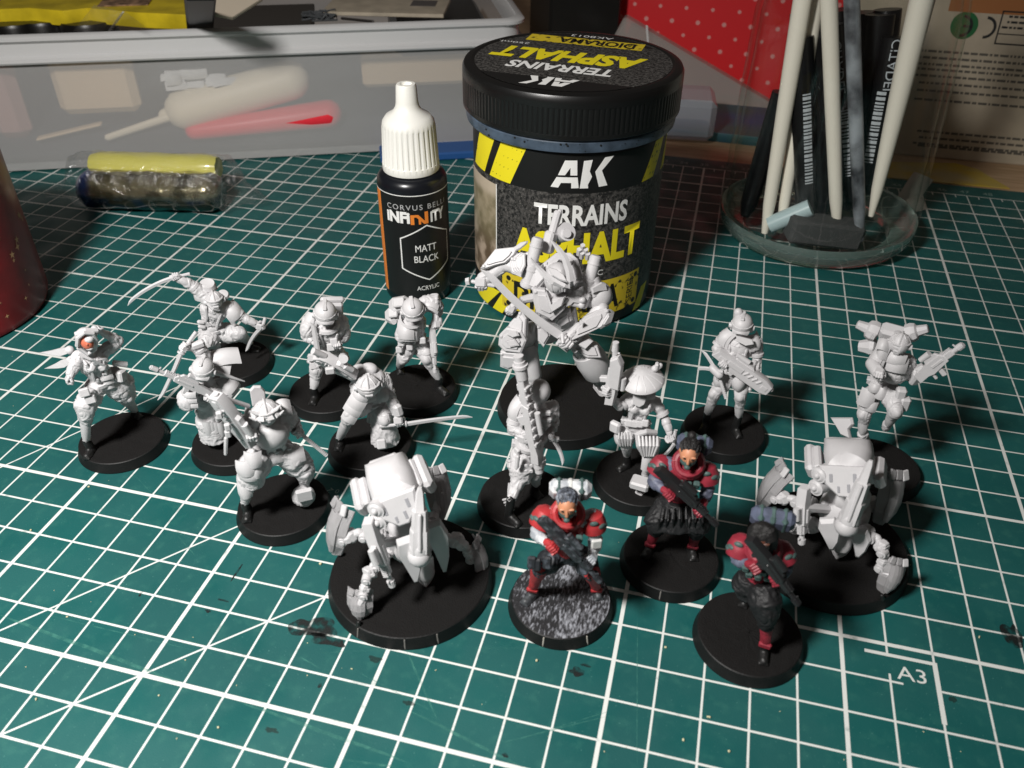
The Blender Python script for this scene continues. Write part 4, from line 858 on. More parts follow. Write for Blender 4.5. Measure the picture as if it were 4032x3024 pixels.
def helmet(F, J, s=1.0, style='cap', m=None, look=None):
    c = J['hd']; up = F.upv; lk = V(look).normalized() if look is not None else F.fw; lk = (lk-up*lk.dot(up)).normalized(); Fr = Matrix((up.cross(lk)*-1, lk, up)).transposed(); b = MB()
    if style == 'cap':     # smooth rounded helmet with brow peak and neck guard
        R = []
        for i, (rr_, z) in enumerate(((.20,-.14),(.25,-.06),(.262,.04),(.245,.14),(.19,.225),(.10,.272),(.02,.285))): R.append([c + Fr @ V((math.cos(a*.2618)*rr_*s*.95, math.sin(a*.2618)*rr_*s*(1.12 if math.sin(a*.2618) > 0 else 1.05), z*s)) for a in range(24)])
        b.rings(R); b.shell(c + Fr @ V((0,.27,.035))*s, lk*.8+up*.8, up*.8-lk*.5, .40*s, .17*s, .10*s, .02, .035, bot=.8)
        b.box(c + Fr @ V((0,.0,.27))*s, Fr, (.09*s,.36*s,.05*s), .015)
        b.shell(c + Fr @ V((0,-.26,-.12))*s, -lk+up*.2, up, .42*s, .2*s, .12*s, .02, .04)
        for q in (-1, 1): b.box(c + Fr @ V((.235*q,-.02,-.05))*s, Fr, (.06*s,.17*s,.2*s), .02)
    o = F.part('helmet', b, m); head_lines(F, c, V((.25,.285,.29))*s*.97, lk, up, o, m, False); v_ = MB(); v_.shell(c + Fr @ V((0,.215,-.06))*s, lk, up, .26*s, .14*s, .07*s, .02, .03); v_.shell(c + Fr @ V((0,.20,-.18))*s, lk-up*.25, up, .2*s, .13*s, .06*s, .02, .03); F.part('visor', v_, m, o)
    return o
BODY = ['torso','sleeve_l','sleeve_r','legs','shin_l','shin_r','robe']
def foot(F, ta, ak, back=.2, h=.07):      # toe on the base, ankle above and behind it
    to = F.g(*ta, F.h+h); d = to.dot(F.f)-back; return F.p(*ak, d), to
def white(F, extra=(), fold=.027, voxel=.027):
    F.finish([('body', BODY+list(extra), primer, voxel, 2, fold), ('boot', ['boot_l'], bootm, .03, 1, .008), ('boot', ['boot_r'], bootm, .03, 1, .008)])
def joints(F, **k):
    J = {}
    for n, a in k.items():
        J[n] = F.p(*a) if not isinstance(a, V) else a
    return J
# ================================================================ white primed infantry
# woman at the far left, hand raised to her head
F = Fig('figurine', 'white primed woman with orange face raising a hand to her head', (-4.957, 6.648), 'A', seed=1, group='white primed soldier miniatures')
al, tl = foot(F, (400,1322), (398,1215)); ar, tr = foot(F, (742,1062), (712,1020), .1)
J = joints(F, hd=(402,565,.32), nk=(418,640,.2), ch=(440,708,.15), wa=(475,795,.1), pv=(505,855,.05), sl=(352,668,.2), el=(316,735,.32), hl=(287,815,.45), sr=(512,640,.05), er=(606,566,0), hr=(478,500,.15), pl=(455,880,.12), kl=(392,1020,.55), pr=(560,850,-.05), kr=(648,930,-.1)); J.update(al=al, tl=tl, ar=ar, tr=tr)
humanoid(F, J, 1.12, fem=True, baggy=1.25)
R_ = F.mb('robe'); R_.tube([F.p(560,770,-.1), F.p(640,840,-.15), F.p(690,940,-.3)], [.22,.3,.16], 12); R_.tube([F.p(420,880,.3), F.p(385,990,.55), F.p(400,1070,.6)], [.2,.29,.2], 12)
white(F)
hm_ = MB(); hm_.ell(J['hd']+F.upv*.06-F.f*.05, (.27,.26,.30), frame(F.upv, F.side)); hm_.tube([F.p(340,600,.45), F.p(345,545,.55), F.p(385,515,.6), F.p(440,520,.55), F.p(462,560,.5), F.p(455,620,.42), F.p(405,655,.42), F.p(345,610,.42)], .06, 8); F.part('hood', hm_); fc = MB(); fc.ell(F.p(402,578,.50), (.17,.14,.21)); fc.ell(F.p(404,590,.64), (.03,.04,.04)); vz = MB(); vz.ell(F.p(414,556,.55), (.13,.12,.10)); vz.ell(F.p(420,612,.52), (.11,.10,.07)); vz.ell(F.p(440,585,.5), (.07,.08,.14)); F.part('face_guard', vz); F.part('face', fc, mat('orange_skin', (.62,.16,.09), .5))
b = MB(); b.tube([F.p(330,525,.4), F.p(395,500,.5), F.p(470,500,.45)], .07, 8); b.ell(F.p(452,492,.35), .10); F.part('headband', b)
hand(F, F.p(470,498,.3), F.r+V((0,0,.6)), J['er'], 1.0); hand(F, F.p(288,822,.5), F.f, J['el'], 1.0)
g_ = MB(); g_.bar(F.p(312,735,.33), F.p(285,800,.48), .2, .2, .05); F.part('gauntlet', g_)
strap(F, [F.p(345,655,.45), F.p(430,690,.5), F.p(525,735,.4)])
for (a, b_, c_) in (((290,628),(215,622),(95,655)), ((300,690),(235,700),(128,757))):
    m_ = MB(); p0, p1, p2 = F.p(*a,-.1), F.p(*b_,-.1), F.p(*c_,-.05); x_ = (p2-p0).normalized(); n_ = (F.f+V((0,0,.4))).normalized(); L = (p2-p0).length
    m_.prism([(0,-.09),(0,.07),(L*.35,.13),(L*.6,.08),(L,-.03),(L*.6,-.05),(L*.35,-.08)], p0, frame(n_, x_), .09, .02); m_.ell(p0, .12); F.part('blade_fin', m_)
b = MB(); b.tube([F.p(575,712,.0), F.p(660,722,-.05)], .085, 10); F.part('bed_roll', b)
b = MB(); b.bar(F.p(620,760,.1), F.p(632,830,.15), .3, .2, .04); F.part('pouch', b)
for (x, y) in ((385,905),(425,950)):
    b = MB(); b.box(F.p(x,y,.75), frame(F.f+V((0,0,.3))), (.24,.26,.14), .03); F.part('pouch', b)
for i in range(3): b = MB(); b.shell(F.p(520+i*12,800+i*28,.35-.03*i), F.f+V((0,0,.5)), (0,0,1), .4-.06*i, .24, .08,.03,.04); F.part('hip_plate', b)

# swordsman with two curved blades
F = Fig('figurine', 'white primed swordsman spreading two curved blades, standing behind the others', (-3.8, 11.0), 'H', seed=2, group='white primed soldier miniatures')
al, tl = F.p(1120,1000,.3), None; ar, tr = foot(F, (1560,1035), (1475,965), .1)
J = joints(F, hd=(1090,500,.4), nk=(1105,570,.25), ch=(1085,620,.2), wa=(1060,745,.12), pv=(1085,840,.05), sl=(935,410,.1), el=(840,335,.05), hl=(670,250,.05), sr=(1240,570,.2), er=(1400,690,.3), hr=(1595,785,.45), pl=(1050,880,.1), kl=(1010,960,.45), pr=(1190,860,0), kr=(1350,860,.35)); J.update(al=al, tl=tl, ar=ar, tr=tr)
humanoid(F, J, 1.2, baggy=1.3); white(F)
chestplate(F, J, 1.1)
hm_ = MB(); hm_.ell(J['hd'], (.25,.28,.29), frame(F.upv, F.side)); mo_ = F.part('mask', hm_); head_lines(F, J['hd'], (.25,.28,.29), F.f, V((0,0,1)), mo_); b = MB(); b.shell(J['hd']+F.fw*.25, F.fw, F.upv, .3,.2,.1,.02,.05); b.tube([J['hd']-F.side*.2+F.fw*.2-F.upv*.12, J['hd']+F.fw*.3-F.upv*.14, J['hd']+F.side*.2+F.fw*.2-F.upv*.12], .05); F.part('visor', b)
b = MB(); b.shell(F.p(1010,370,.0), F.f+V((0,0,1)), (J['sl']-J['nk']), .5, .4, .15,.1,.07); b.lathe([(.24,-.08),(.26,0),(.22,.12),(.16,.10)], F.p(1015,350,0), frame(V((0,0,1))+F.f*.3)); F.part('collar', b)
b = MB(); b.ell(F.p(1180,455,.05), (.2,.2,.16)); b.lathe([(.19,0),(.16,.08),(.06,.1)], F.p(1185,450,.12), frame(F.f*.5+V((0,0,1)))); F.part('back_disc', b)
pad(F, F.p(890,425,.2), F.f*.7-F.r*.7+V((0,0,.5)), V((0,0,1)), .5, .52, 1, .14); pad(F, F.p(1325,620,.42), F.f*.8+F.r*.4+V((0,0,.5)), V((0,0,1))-F.r*.35, .60, .58, 2, .12)
hand(F, J['hl'], F.r*.9+V((0,0,.25)), J['el'], 1.1); hand(F, J['hr'], V((0,0,1))+F.r*.3, J['er'], 1.1)
sword(F, F.p(822,215,.05), F.p(625,262,.05), F.p(135,550,.15), .10, .13, edge=V((0,0,1))); sword(F, F.p(1645,690,.4), F.p(1612,800,.5), F.p(1443,1066,.6), -.08, .13)
for i in range(3): b = MB(); b.shell(F.p(1065-i*4,700+i*62,.38), F.f+V((0,0,.3)), F.upv, .62-.04*i, .17, .12,.02,.05); F.part('waist_plate', b)
for (x, y) in ((925,740),(935,790)): b = MB(); b.cap(F.p(x,y,.35), F.p(x+40,y+6,.35), .07, .07, 8); F.part('pouch', b)

# helmeted warrior in a long robe, rifle and lowered sword
F = Fig('figurine', 'white primed robed warrior with smooth visor helmet, lowered sword and ribbed rifle', (-1.78, 7.4), 'A', seed=3, group='white primed soldier miniatures')
J = joints(F, hd=(1160,755,.45), nk=(1190,820,.3), ch=(1205,895,.2), wa=(1205,985,.12), pv=(1215,1050,.08), sl=(1165,660,-.05), el=(1125,605,-.05), hl=(1042,606,.05), sr=(1290,850,.15), er=(1300,950,.45), hr=(1205,950,.6), pl=(1180,1080,.1), kl=(1190,1130,.25), al=(1200,1190,.2), pr=(1260,1080,.1), kr=(1265,1130,.2), ar=(1265,1190,.2))
humanoid(F, J, 1.15, baggy=1.2, feet=False, knees=False)
R_ = F.mb('robe'); R_.tube([F.p(1205,960,.1), F.p(1210,1060,.1), F.p(1228,1130,.12), F.p(1240,1195,.12)], [.28,.36,.40,.42], 20); R_.ell(F.p(1062,955,.5), (.28,.3,.34)); R_.tube([F.p(1062,955,.5), F.p(1150,960,.3), F.p(1210,985,.1)], [.22,.25,.22], 12)
white(F)
helmet(F, J, 1.15, 'cap', look=F.f*.8-F.r*.35)
b = MB(); b.shell(F.p(1245,690,-.05), F.f*.5+V((0,0,1)), F.r*-.6+V((0,0,.6)), .75, .8, .2,.14,.07); b.shell(F.p(1280,640,-.1), V((0,0,1))+F.f*.3, F.r, .6,.9,.2,.1,.05); F.part('cape', b)
pad(F, F.p(1340,850,.35), F.r*.5+F.f*.7+V((0,0,.7)), V((0,0,1))-F.r*.4, .75, .62, 3, .18)
sp_ = MB(); sp_.cap(F.p(1245,775,.3), F.p(1430,832,.2), .075, .02, 10); F.part('horn', sp_, primer)
hand(F, F.p(1040,607,.08), F.p(1115,510,0)-F.p(1020,640,.1), J['el'], 1.15); hand(F, F.p(1200,940,.66), F.p(820,740,.7)-F.p(1230,920,.6), J['er'], 1.15)
sword(F, F.p(1116,508,0), F.p(1018,645,.1), F.p(874,958,.35), .02, .12)
b = MB(); b.bar(F.p(1170,575,0), F.p(1080,608,.05), .2,.2,.05); F.part('gauntlet', b)
rifle(F, F.p(1240,925,.6), F.p(815,738,.75), V((0,0,1))+F.r*.2, 1.15, 0, w=.15)
for i in range(3): b = MB(); b.shell(F.p(1048+i*8,925+i*32,.75), F.f*.7-F.r*.5+V((0,0,.3)), V((0,0,1)), .42, .17,.12,.02,.04); F.part('thigh_plate', b)
for i in range(4): b = MB(); b.shell(F.p(1185+i*34,1150,.5), F.f+F.r*(-.4+.25*i), (0,0,1), .22, .5,.05,.02,.03); F.part('robe_panel', b)

# broad samurai in front with horned helmet and wide trousers
F = Fig('figurine', 'white primed broad warrior with horned helmet, round breastplate and wide trousers', (.779, 5.358), 'N', seed=4, group='white primed soldier miniatures')
al, tl = foot(F, (158,775), (150,690)); ar, tr = foot(F, (455,695), (455,610), .15)
J = joints(F, hd=(258,222,.5), nk=(270,270,.32), ch=(285,325,.22), wa=(295,400,.1), pv=(310,440,.05), sl=(185,255,.15), el=(130,310,.4), hl=(180,345,.65), sr=(365,225,.05), er=(405,300,-.05), hr=(432,345,.15), pl=(235,460,.2), kl=(165,560,.5), pr=(385,455,.05), kr=(455,520,.25)); J.update(al=al, tl=tl, ar=ar, tr=tr)
humanoid(F, J, 1.22, baggy=1.45, knees=False, bulk=1.1); R_ = F.mb('robe'); R_.tube([F.p(330,430,.2), F.p(410,470,.25), F.p(445,490,.3)], [.3,.33,.2], 14); R_.tube([F.p(230,440,.3), F.p(180,510,.5), F.p(190,590,.5)], [.3,.38,.3], 14)
R_.ell(F.p(450,655,.3), (.3,.3,.28))
white(F)
b = MB(); b.ell(F.p(285,345,.42), (.42,.3,.4), frame(V((0,0,1)), F.r)); F.part('breastplate', b)
hm_ = MB(); hm_.ell(J['hd']+V((0,0,.05)), (.29,.30,.24)); hm_.lathe([(.26,-.12),(.31,-.08),(.29,.04),(.22,.1)], J['hd'], frame(V((0,0,1))+F.f*.15)); ho = F.part('helmet', hm_); head_lines(F, J['hd']+V((0,0,.05)), (.29,.30,.24), F.f, V((0,0,1)), ho)
for a_ in (-2.3,-1.7,-1.1,-.45,.2,.8,1.4,2.1):
    d_ = F.f*math.cos(a_)+F.r*math.sin(a_); b = MB(); b.prism([(-.08,-.05),(.08,-.05),(.05,.12),(.0,.24),(-.05,.12)], J['hd']+d_*.33+V((0,0,.02)), frame(d_+V((0,0,.9)), (V((0,0,1))).cross(d_)), .05, .012); F.part('helmet_spike', b, None, ho)
b = MB(); b.prism([(-.16,-.28),(.16,-.28),(.2,.1),(.12,.26),(-.04,.3),(-.14,.2)], F.p(212,140,.1), frame(F.f, F.r), .10, .03); F.part('crest', b, None, ho)
for q_ in (-1, 1):
    b = MB(); c0 = J['hd']+F.f*.2+F.r*.08*q_+V((0,0,.1)); b.tube([c0, c0+F.r*.16*q_+V((0,0,.05)), c0+F.r*.28*q_+V((0,0,.16))], [.06,.05,.015]); b.tube([c0-V((0,0,.12)), c0+F.r*.2*q_-V((0,0,.12)), c0+F.r*.32*q_-V((0,0,.02))], [.05,.045,.015]); F.part('horn', b, None, ho)
b = MB(); b.shell(J['hd']+F.f*.28-V((0,0,.12)), F.f, (0,0,1), .34,.2,.12,.02,.05); F.part('mask', b)
pad(F, F.p(342,190,.2), F.f*.6+V((0,0,1)), V((0,0,1))-F.f*.5, .40,.42,1,.16); pad(F, F.p(385,225,.1), F.r*.7+F.f*.3+V((0,0,.6)), V((0,0,1))-F.r*.4, .55,.6,2,.16); pad(F, F.p(172,275,.4), F.f*.8-F.r*.4+V((0,0,.3)), V((0,0,1)), .36,.6,2,.1)
rifle(F, F.p(185,400,.60), F.p(5,140,.75), V((0,0,.6))+F.f*.75+F.r*.5, 1.45, 1, w=.22)
b = MB(); b.cap(F.p(165,193,.25), F.p(52,157,.45), .055,.06,10); F.part('scabbard', b); b = MB(); b.cap(F.p(98,235,.55), F.p(112,240,.75), .1,.1,12,flat=True); F.part('scope', b)
for (x, y) in ((18,240),(60,300),(62,335)): b = MB(); b.box(F.p(x,y,.95), frame(F.f,F.r), (.14,.2,.12), .03); F.part('sling_clip', b)
hand(F, F.p(182,345,.8), F.r, J['el'], 1.2); hand(F, F.p(420,325,.2), F.p(570,447,.2)-F.p(420,330,.2), J['er'], 1.15)
sword(F, F.p(568,447,.25), F.p(440,340,.2), F.p(360,275,-.1), 0, .1)
b = MB(); b.cap(F.p(52,360,.5), F.p(50,440,.5), .05,.04,8); F.part('scabbard_tip', b)
for (x, y, w, h) in ((150,525,.5,.42),(185,480,.42,.42),(168,560,.55,.3),(200,535,.3,.4)): b = MB(); b.shell(F.p(x,y,.95), F.f-F.r*.3+V((0,0,.3)), (0,0,1), w,h,.12,.04,.05,bot=.85); F.part('thigh_plate', b)
for (x, y, w, h) in ((310,460,.55,.3),(290,480,.4,.25),(395,455,.6,.4)): b = MB(); b.shell(F.p(x,y,.5), F.f+V((0,0,.5)), (0,0,1), w,h,.1,.04,.04); F.part('skirt_plate', b)
b = MB(); b.shell(F.p(148,640,.75), F.f-F.r*.2+V((0,0,.2)), (0,0,1), .36,.42,.1,.03,.05,bot=.8); F.part('shin_guard', b); b = MB(); b.box(F.p(455,650,.62), frame(F.f,F.r), (.42,.36,.14), .03); F.part('boot_plate', b)

# helmeted trooper with upright blade
F = Fig('figurine', 'white primed trooper with peaked helmet holding a blade upright, left of the bent soldier', (-.14, 10.27), 'B', seed=5, group='white primed soldier miniatures')
al, tl = foot(F, (255,945), (262,840)); ar, tr = foot(F, (500,750), (480,700), .1)
J = joints(F, hd=(352,262,.42), nk=(365,345,.25), ch=(368,400,.15), wa=(370,490,.08), pv=(375,550,0), sl=(222,325,.12), el=(205,430,.28), hl=(282,500,.55), sr=(480,320,.05), er=(505,440,.1), hr=(450,480,.35), pl=(315,570,.08), kl=(285,690,.35), pr=(435,570,-.1), kr=(470,630,-.1)); J.update(al=al, tl=tl, ar=ar, tr=tr)
humanoid(F, J, 1.22, baggy=1.15, bulk=1.1); R_ = F.mb('robe'); R_.tube([F.p(370,480,.05), F.p(395,560,0), F.p(410,640,-.05)], [.3,.4,.36], 16); R_.ell(F.p(215,390,.3), (.22,.22,.3)); white(F)
helmet(F, J, 1.28, 'cap', look=F.f-F.r*.1); chestplate(F, J, 1.15); backpack(F, F.p(410,225,-.35), 1.2)
b = MB(); b.lathe([(.34,-.12),(.40,-.02),(.36,.06),(.28,.08)], F.p(362,345,.22), frame(V((0,0,1))+F.f*.3), 24, False, False); F.part('collar', b)
pad(F, F.p(215,320,.32), F.f*.7-F.r*.6+V((0,0,.5)), V((0,0,1)), .46,.5,2,.14); pad(F, F.p(495,330,.2), F.r*.7+F.f*.5+V((0,0,.5)), V((0,0,1)), .46,.55,2,.14); pad(F, F.p(470,400,.4), F.f+F.r*.3+V((0,0,.2)), V((0,0,1)), .4,.35,1,.1,name='elbow_pad')
sword(F, F.p(306,690,.75), F.p(303,610,.75), F.p(256,330,.55), 0, .17, edge=F.r); hand(F, F.p(300,640,.75), V((0,0,1)), J['hl'], 1.1); hand(F, F.p(440,500,.5), F.r, J['er'], 1.1)
for (x, y) in ((395,520),(420,480),(250,600),(262,660)): b = MB(); b.box(F.p(x,y,.5), frame(F.f+V((0,0,.3)),F.r), (.22,.24,.14), .03); F.part('pouch', b)
b = MB(); b.shell(F.p(380,560,.45), F.f+V((0,0,.3)), (0,0,1), .5,.4,.12,.03,.04); F.part('skirt_plate', b)

# bent soldier with backpack, gun hanging down
F = Fig('figurine', 'white primed soldier bending forward with round backpack, rifle hanging muzzle down', (2.503, 11.19), 'B', seed=6, group='white primed soldier miniatures')
al, tl = foot(F, (930,712), (925,660), .1); ar, tr = foot(F, (1278,872), (1225,760), .25)
J = joints(F, hd=(1025,235,.6), nk=(1015,290,.42), ch=(1025,350,.25), wa=(1040,450,.1), pv=(1045,500,.02), sl=(955,370,.35), el=(930,450,.5), hl=(1000,445,.7), sr=(1110,180,.15), er=(1222,225,.12), hr=(1195,340,.3), pl=(985,505,.1), kl=(955,595,.35), pr=(1095,500,.12), kr=(1130,600,.4)); J.update(al=al, tl=tl, ar=ar, tr=tr)
humanoid(F, J, 1.2, baggy=1.12, bulk=1.05); R_ = F.mb('robe'); R_.tube([F.p(1040,480,.1), F.p(1090,490,.2), F.p(1120,500,.25)], [.26,.28,.2], 12); R_.tube([J['sr'], F.p(1190,165,.12), J['er']], [.22,.24,.19], 12); white(F)
helmet(F, J, 1.25, 'cap', look=F.f+F.r*.05); b = MB(); b.lathe([(.30,-.1),(.36,0),(.3,.08)], F.p(1015,300,.45), frame(V((0,0,1))+F.f*.5), 24, False, False); F.part('collar', b)
for (x, y, w) in ((925,195,.62),(880,275,.5)): b = MB(); b.box(F.p(x,y,-.1), frame(V((0,0,1))+F.f*.4-F.r*.2, F.r), (w,.5,.42), .13); o = F.part('backpack', b); p_ = MB(); p_.box(F.p(x-8,y-18,.12), frame(V((0,0,1))+F.f*.6-F.r*.2, F.r), (w*.55,.3,.1), .03); F.part('pack_pouch', p_, None, o)
b = MB(); b.cap(F.p(868,320,.1), F.p(880,325,.22), .09,.09,10,flat=True); F.part('pack_valve', b)
pad(F, F.p(970,400,.75), F.f*.9-F.r*.2+V((0,0,.5)), V((0,0,1)), .60,.62,2,.18); pad(F, F.p(1180,175,.3), F.r*.4+F.f*.3+V((0,0,1)), F.r*-.6+V((0,0,.6)), .4,.5,2,.14)
rifle(F, F.p(1172,355,.4), F.p(1198,720,.75), F.f+F.r*.2, 1.2, 0, w=.16); hand(F, F.p(1195,345,.4), F.f*.6-V((0,0,1)), J['er'], 1.15)
b = MB(); b.bar(F.p(1205,270,.25), F.p(1200,330,.35), .2,.2,.04); F.part('gauntlet', b)
for (x, y) in ((935,490),(975,470),(1100,470),(920,540),(1000,520)): b = MB(); b.box(F.p(x,y,.55), frame(F.f+V((0,0,.3)),F.r), (.19,.2,.13), .03); F.part('pouch', b)

# crouching swordsman with drawn katana and heavy gun
F = Fig('figurine', 'white primed crouching fighter with bare helmet, straight katana held low and heavy gun', (2.081, 8.257), 'B', seed=7, group='white primed soldier miniatures')
al, tl = foot(F, (452,1300), (462,1215)); ar, tr = foot(F, (850,1285), (830,1220), .15)
J = joints(F, hd=(680,815,.75), nk=(690,760,.5), ch=(705,790,.3), wa=(720,890,.12), pv=(720,950,.0), sl=(610,730,.3), el=(590,860,.5), hl=(650,900,.7), sr=(800,765,.22), er=(850,905,.4), hr=(915,1075,.65), pl=(655,955,.15), kl=(555,1020,.6), pr=(785,975,.05), kr=(805,1070,.45)); J.update(al=al, tl=tl, ar=ar, tr=tr)
humanoid(F, J, 1.2, baggy=1.15); R_ = F.mb('robe'); R_.tube([F.p(770,1000,.1), F.p(800,1120,.25), F.p(815,1240,.3)], [.26,.36,.42], 16); R_.tube([F.p(735,970,-.1), F.p(705,1040,0), F.p(690,1100,.0)], [.12,.11,.07], 10); R_.tube([J['sr'], J['er'], F.p(915,1040,.6)], [.2,.17,.15], 12); white(F)
b = MB(); b.ell(J['hd'], (.31,.33,.30), frame(V((0,0,1))+F.f*.4, F.r), 20, 12); ho = F.part('helmet', b); head_lines(F, J['hd'], (.31,.33,.30), F.f, V((0,0,1)), ho); b = MB(); b.shell(F.p(675,850,1.02), F.f+V((0,0,.2)), (0,0,1), .46,.22,.16,.02,.05); F.part('visor', b, None, ho); b = MB(); b.box(F.p(690,770,.8), frame(V((0,0,1))+F.f*.4,F.r), (.1,.42,.1), .03); F.part('crest', b, None, ho)
b = MB(); b.shell(F.p(640,880,.8), F.f+V((0,0,.4)), (0,0,1), .5,.3,.14,.03,.05); b.shell(F.p(660,925,.75), F.f+V((0,0,.3)), (0,0,1), .6,.25,.14,.03,.05); F.part('neck_plate', b)
for (x, y) in ((620,700),(690,690)): b = MB(); b.ell(F.p(x,y,.25), (.24,.2,.17)); F.part('shoulder_bulge', b)
for i in range(3): pad(F, F.p(785+i*16,740+i*22,.42-.03*i), F.r*.5+F.f*.6+V((0,0,.6)), V((0,0,1))-F.r*.3, .42,.42,1,.13)
pad(F, F.p(815,890,.6), F.f+F.r*.3+V((0,0,.3)), V((0,0,1)), .42,.45,1,.1)
rifle(F, F.p(585,745,.55), F.p(300,580,.75), V((0,0,1))+F.f*.75, 1.6, 1, w=.24); b = MB(); b.cap(F.p(350,590,.8), F.p(258,550,.9), .09,.085,12,flat=True); F.part('barrel', b); b = MB(); b.cap(F.p(490,600,.75), F.p(492,612,.95), .12,.12,14,flat=True); F.part('scope', b)
b = MB(); b.box(F.p(390,700,.95), frame(F.f,F.r), (.24,.2,.12), .03); F.part('bipod', b)
hand(F, F.p(915,1090,.7), F.p(1480,1050,.85)-F.p(770,1130,.65), J['er'], 1.25); sword(F, F.p(768,1132,.62), F.p(972,1110,.7), F.p(1482,1048,.85), .03, .14, edge=V((0,0,1)))
b = MB(); b.bar(F.p(895,960,.6), F.p(920,1050,.68), .26,.24,.06); F.part('gauntlet', b)
for (x, y, w, h) in ((590,950,.5,.42),(560,1000,.5,.36),(620,900,.44,.3),(535,1060,.42,.36)): b = MB(); b.shell(F.p(x,y,.85), F.f-F.r*.3+V((0,0,.4)), V((0,0,1))+F.r*.6, w,h,.12,.04,.05); F.part('thigh_plate', b)
b = MB(); b.box(F.p(785,1265,.9), frame(F.f+V((0,0,.4)),F.r), (.26,.3,.12), .04); F.part('robe_hem', b)

# sniper with the long fat barrelled gun
F = Fig('figurine', 'white primed bald sniper holding a long heavy gun upright, in front of the mech', (6.877, 7.244), 'O', seed=9, group='white primed soldier miniatures')
al, tl = foot(F, (175,842), (145,735), .22); ar, tr = foot(F, (268,720), (255,670), .1)
J = joints(F, hd=(270,270,.12), nk=(272,325,.1), ch=(262,375,.08), wa=(232,470,.06), pv=(212,525,.03), sl=(172,335,.15), el=(155,425,.35), hl=(212,460,.55), sr=(325,335,-.1), er=(325,425,.05), hr=(270,500,.45), pl=(190,545,.1), kl=(180,650,.45), pr=(240,545,0), kr=(250,620,.1)); J.update(al=al, tl=tl, ar=ar, tr=tr)
humanoid(F, J, 1.15, fem=True, baggy=1.2); R_ = F.mb('robe'); R_.tube([F.p(195,540,.15), F.p(190,600,.3), F.p(195,660,.4)], [.26,.33,.24], 14); white(F)
b = MB(); b.ell(J['hd']+V((0,0,.03)), (.27,.29,.31), None, 22, 14); ho = F.part('helmet', b); b = MB(); b.shell(F.p(280,312,.34), F.f+F.r*.3, (0,0,1), .3,.16,.1,.02,.05); F.part('mask', b, None, ho)
rifle(F, F.p(262,575,.85), F.p(178,112,.55), F.r*.8+F.f*.5, 1.25, 2, w=.26)
hand(F, F.p(208,470,.62), F.p(178,112,.55)-F.p(262,575,.85), J['el'], 1.1); hand(F, F.p(262,500,.72), F.p(178,112,.55)-F.p(262,575,.85), J['er'], 1.1, flip=-1)
pad(F, F.p(150,345,.32), F.f*.6-F.r*.6+V((0,0,.4)), V((0,0,1)), .42,.62,2,.12); pad(F, F.p(155,435,.5), F.f-F.r*.3+V((0,0,.3)), V((0,0,1)), .38,.4,1,.12,name='elbow_pad')
for (x, y) in ((295,360),(298,390)): b = MB(); b.box(F.p(x,y,.3), frame(F.f,F.r), (.3,.13,.12), .03); F.part('pouch', b)
sword(F, F.p(300,455,.3), F.p(328,475,.35), F.p(375,588,.55), .05, .11); b = MB(); b.bar(F.p(305,460,.42), F.p(355,480,.45), .16,.1,.03); F.part('scabbard_mouth', b)
for i in range(4): b = MB(); p_ = F.p(213+22*(i % 2), 590+24*(i//2), .68); b.cap(p_, p_+F.f*.03, .05,.04,12,flat=True); F.part('rivet', b)
b = MB(); b.bar(F.p(178,545,.6), F.p(170,605,.7), .13,.09,.03); F.part('holster', b); b = MB(); b.shell(F.p(150,715,.75), F.f-F.r*.3+V((0,0,.2)), V((0,0,1)), .3,.5,.08,.02,.04,bot=.7); F.part('shin_guard', b)
for i in range(5): b = MB(); b.cap(F.p(112+i*6,740+i*12,.75), F.p(132+i*6,735+i*12,.85), .03,.03,6); F.part('boot_lace', b)

# woman in the wide round hat
F = Fig('figurine', 'white primed woman in wide round straw hat raising a bulky pistol', (9.77, 8.83), 'P', seed=10, group='white primed soldier miniatures')
al, tl = foot(F, (172,665), (205,600), .15); ar, tr = foot(F, (268,775), (295,690), .2)
J = joints(F, hd=(290,272,.2), nk=(285,312,.12), ch=(270,350,.1), wa=(255,420,.06), pv=(245,470,.02), sl=(212,325,.05), el=(170,368,.28), hl=(118,305,.45), sr=(345,345,0), er=(388,425,.15), hr=(418,510,.42), pl=(200,490,.05), kl=(203,550,.1), pr=(290,495,.2), kr=(312,600,.6)); J.update(al=al, tl=tl, ar=ar, tr=tr)
humanoid(F, J, 1.1, fem=True, skin=.85, knees=False); R_ = F.mb('robe'); R_.ell(F.p(195,515,.12), (.29,.27,.3)); R_.tube([F.p(285,490,.25), F.p(310,545,.5), F.p(315,600,.6)], [.24,.34,.22], 14)
F.finish([('body', BODY, primer, .028, 2, .012), ('boot', ['boot_l'], bootm, .03, 1, .008), ('boot', ['boot_r'], primer, .03, 1, .012)])
Fh = frame(V((0,0,1))+F.f*.10-F.r*.12, F.r); hc = F.p(280,230,.2); b = MB(); b.lathe([(.02,.24),(.16,.215),(.33,.14),(.48,.03),(.545,-.04),(.555,-.075),(.53,-.085),(.3,-.03),(.02,0)], hc, Fh, 40); ho = F.part('straw_hat', b)
for i in range(13): a = i*math.tau/13; p0 = hc+Fh @ V((math.cos(a)*.18, math.sin(a)*.18, .21)); p1 = hc+Fh @ V((math.cos(a+.15)*.53, math.sin(a+.15)*.53, -.02)); b = MB(); b.tube([p0, lerp(p0,p1,.5)+V((0,0,.022)), p1], .013, 5); F.part('hat_seam', b, None, ho)
b = MB(); b.cap(F.p(340,185,.1), F.p(365,170,.05), .09,.07); b.box(F.p(350,172,.1), frame(F.r,F.f), (.16,.18,.1), .03); F.part('hat_knot', b, None, ho)
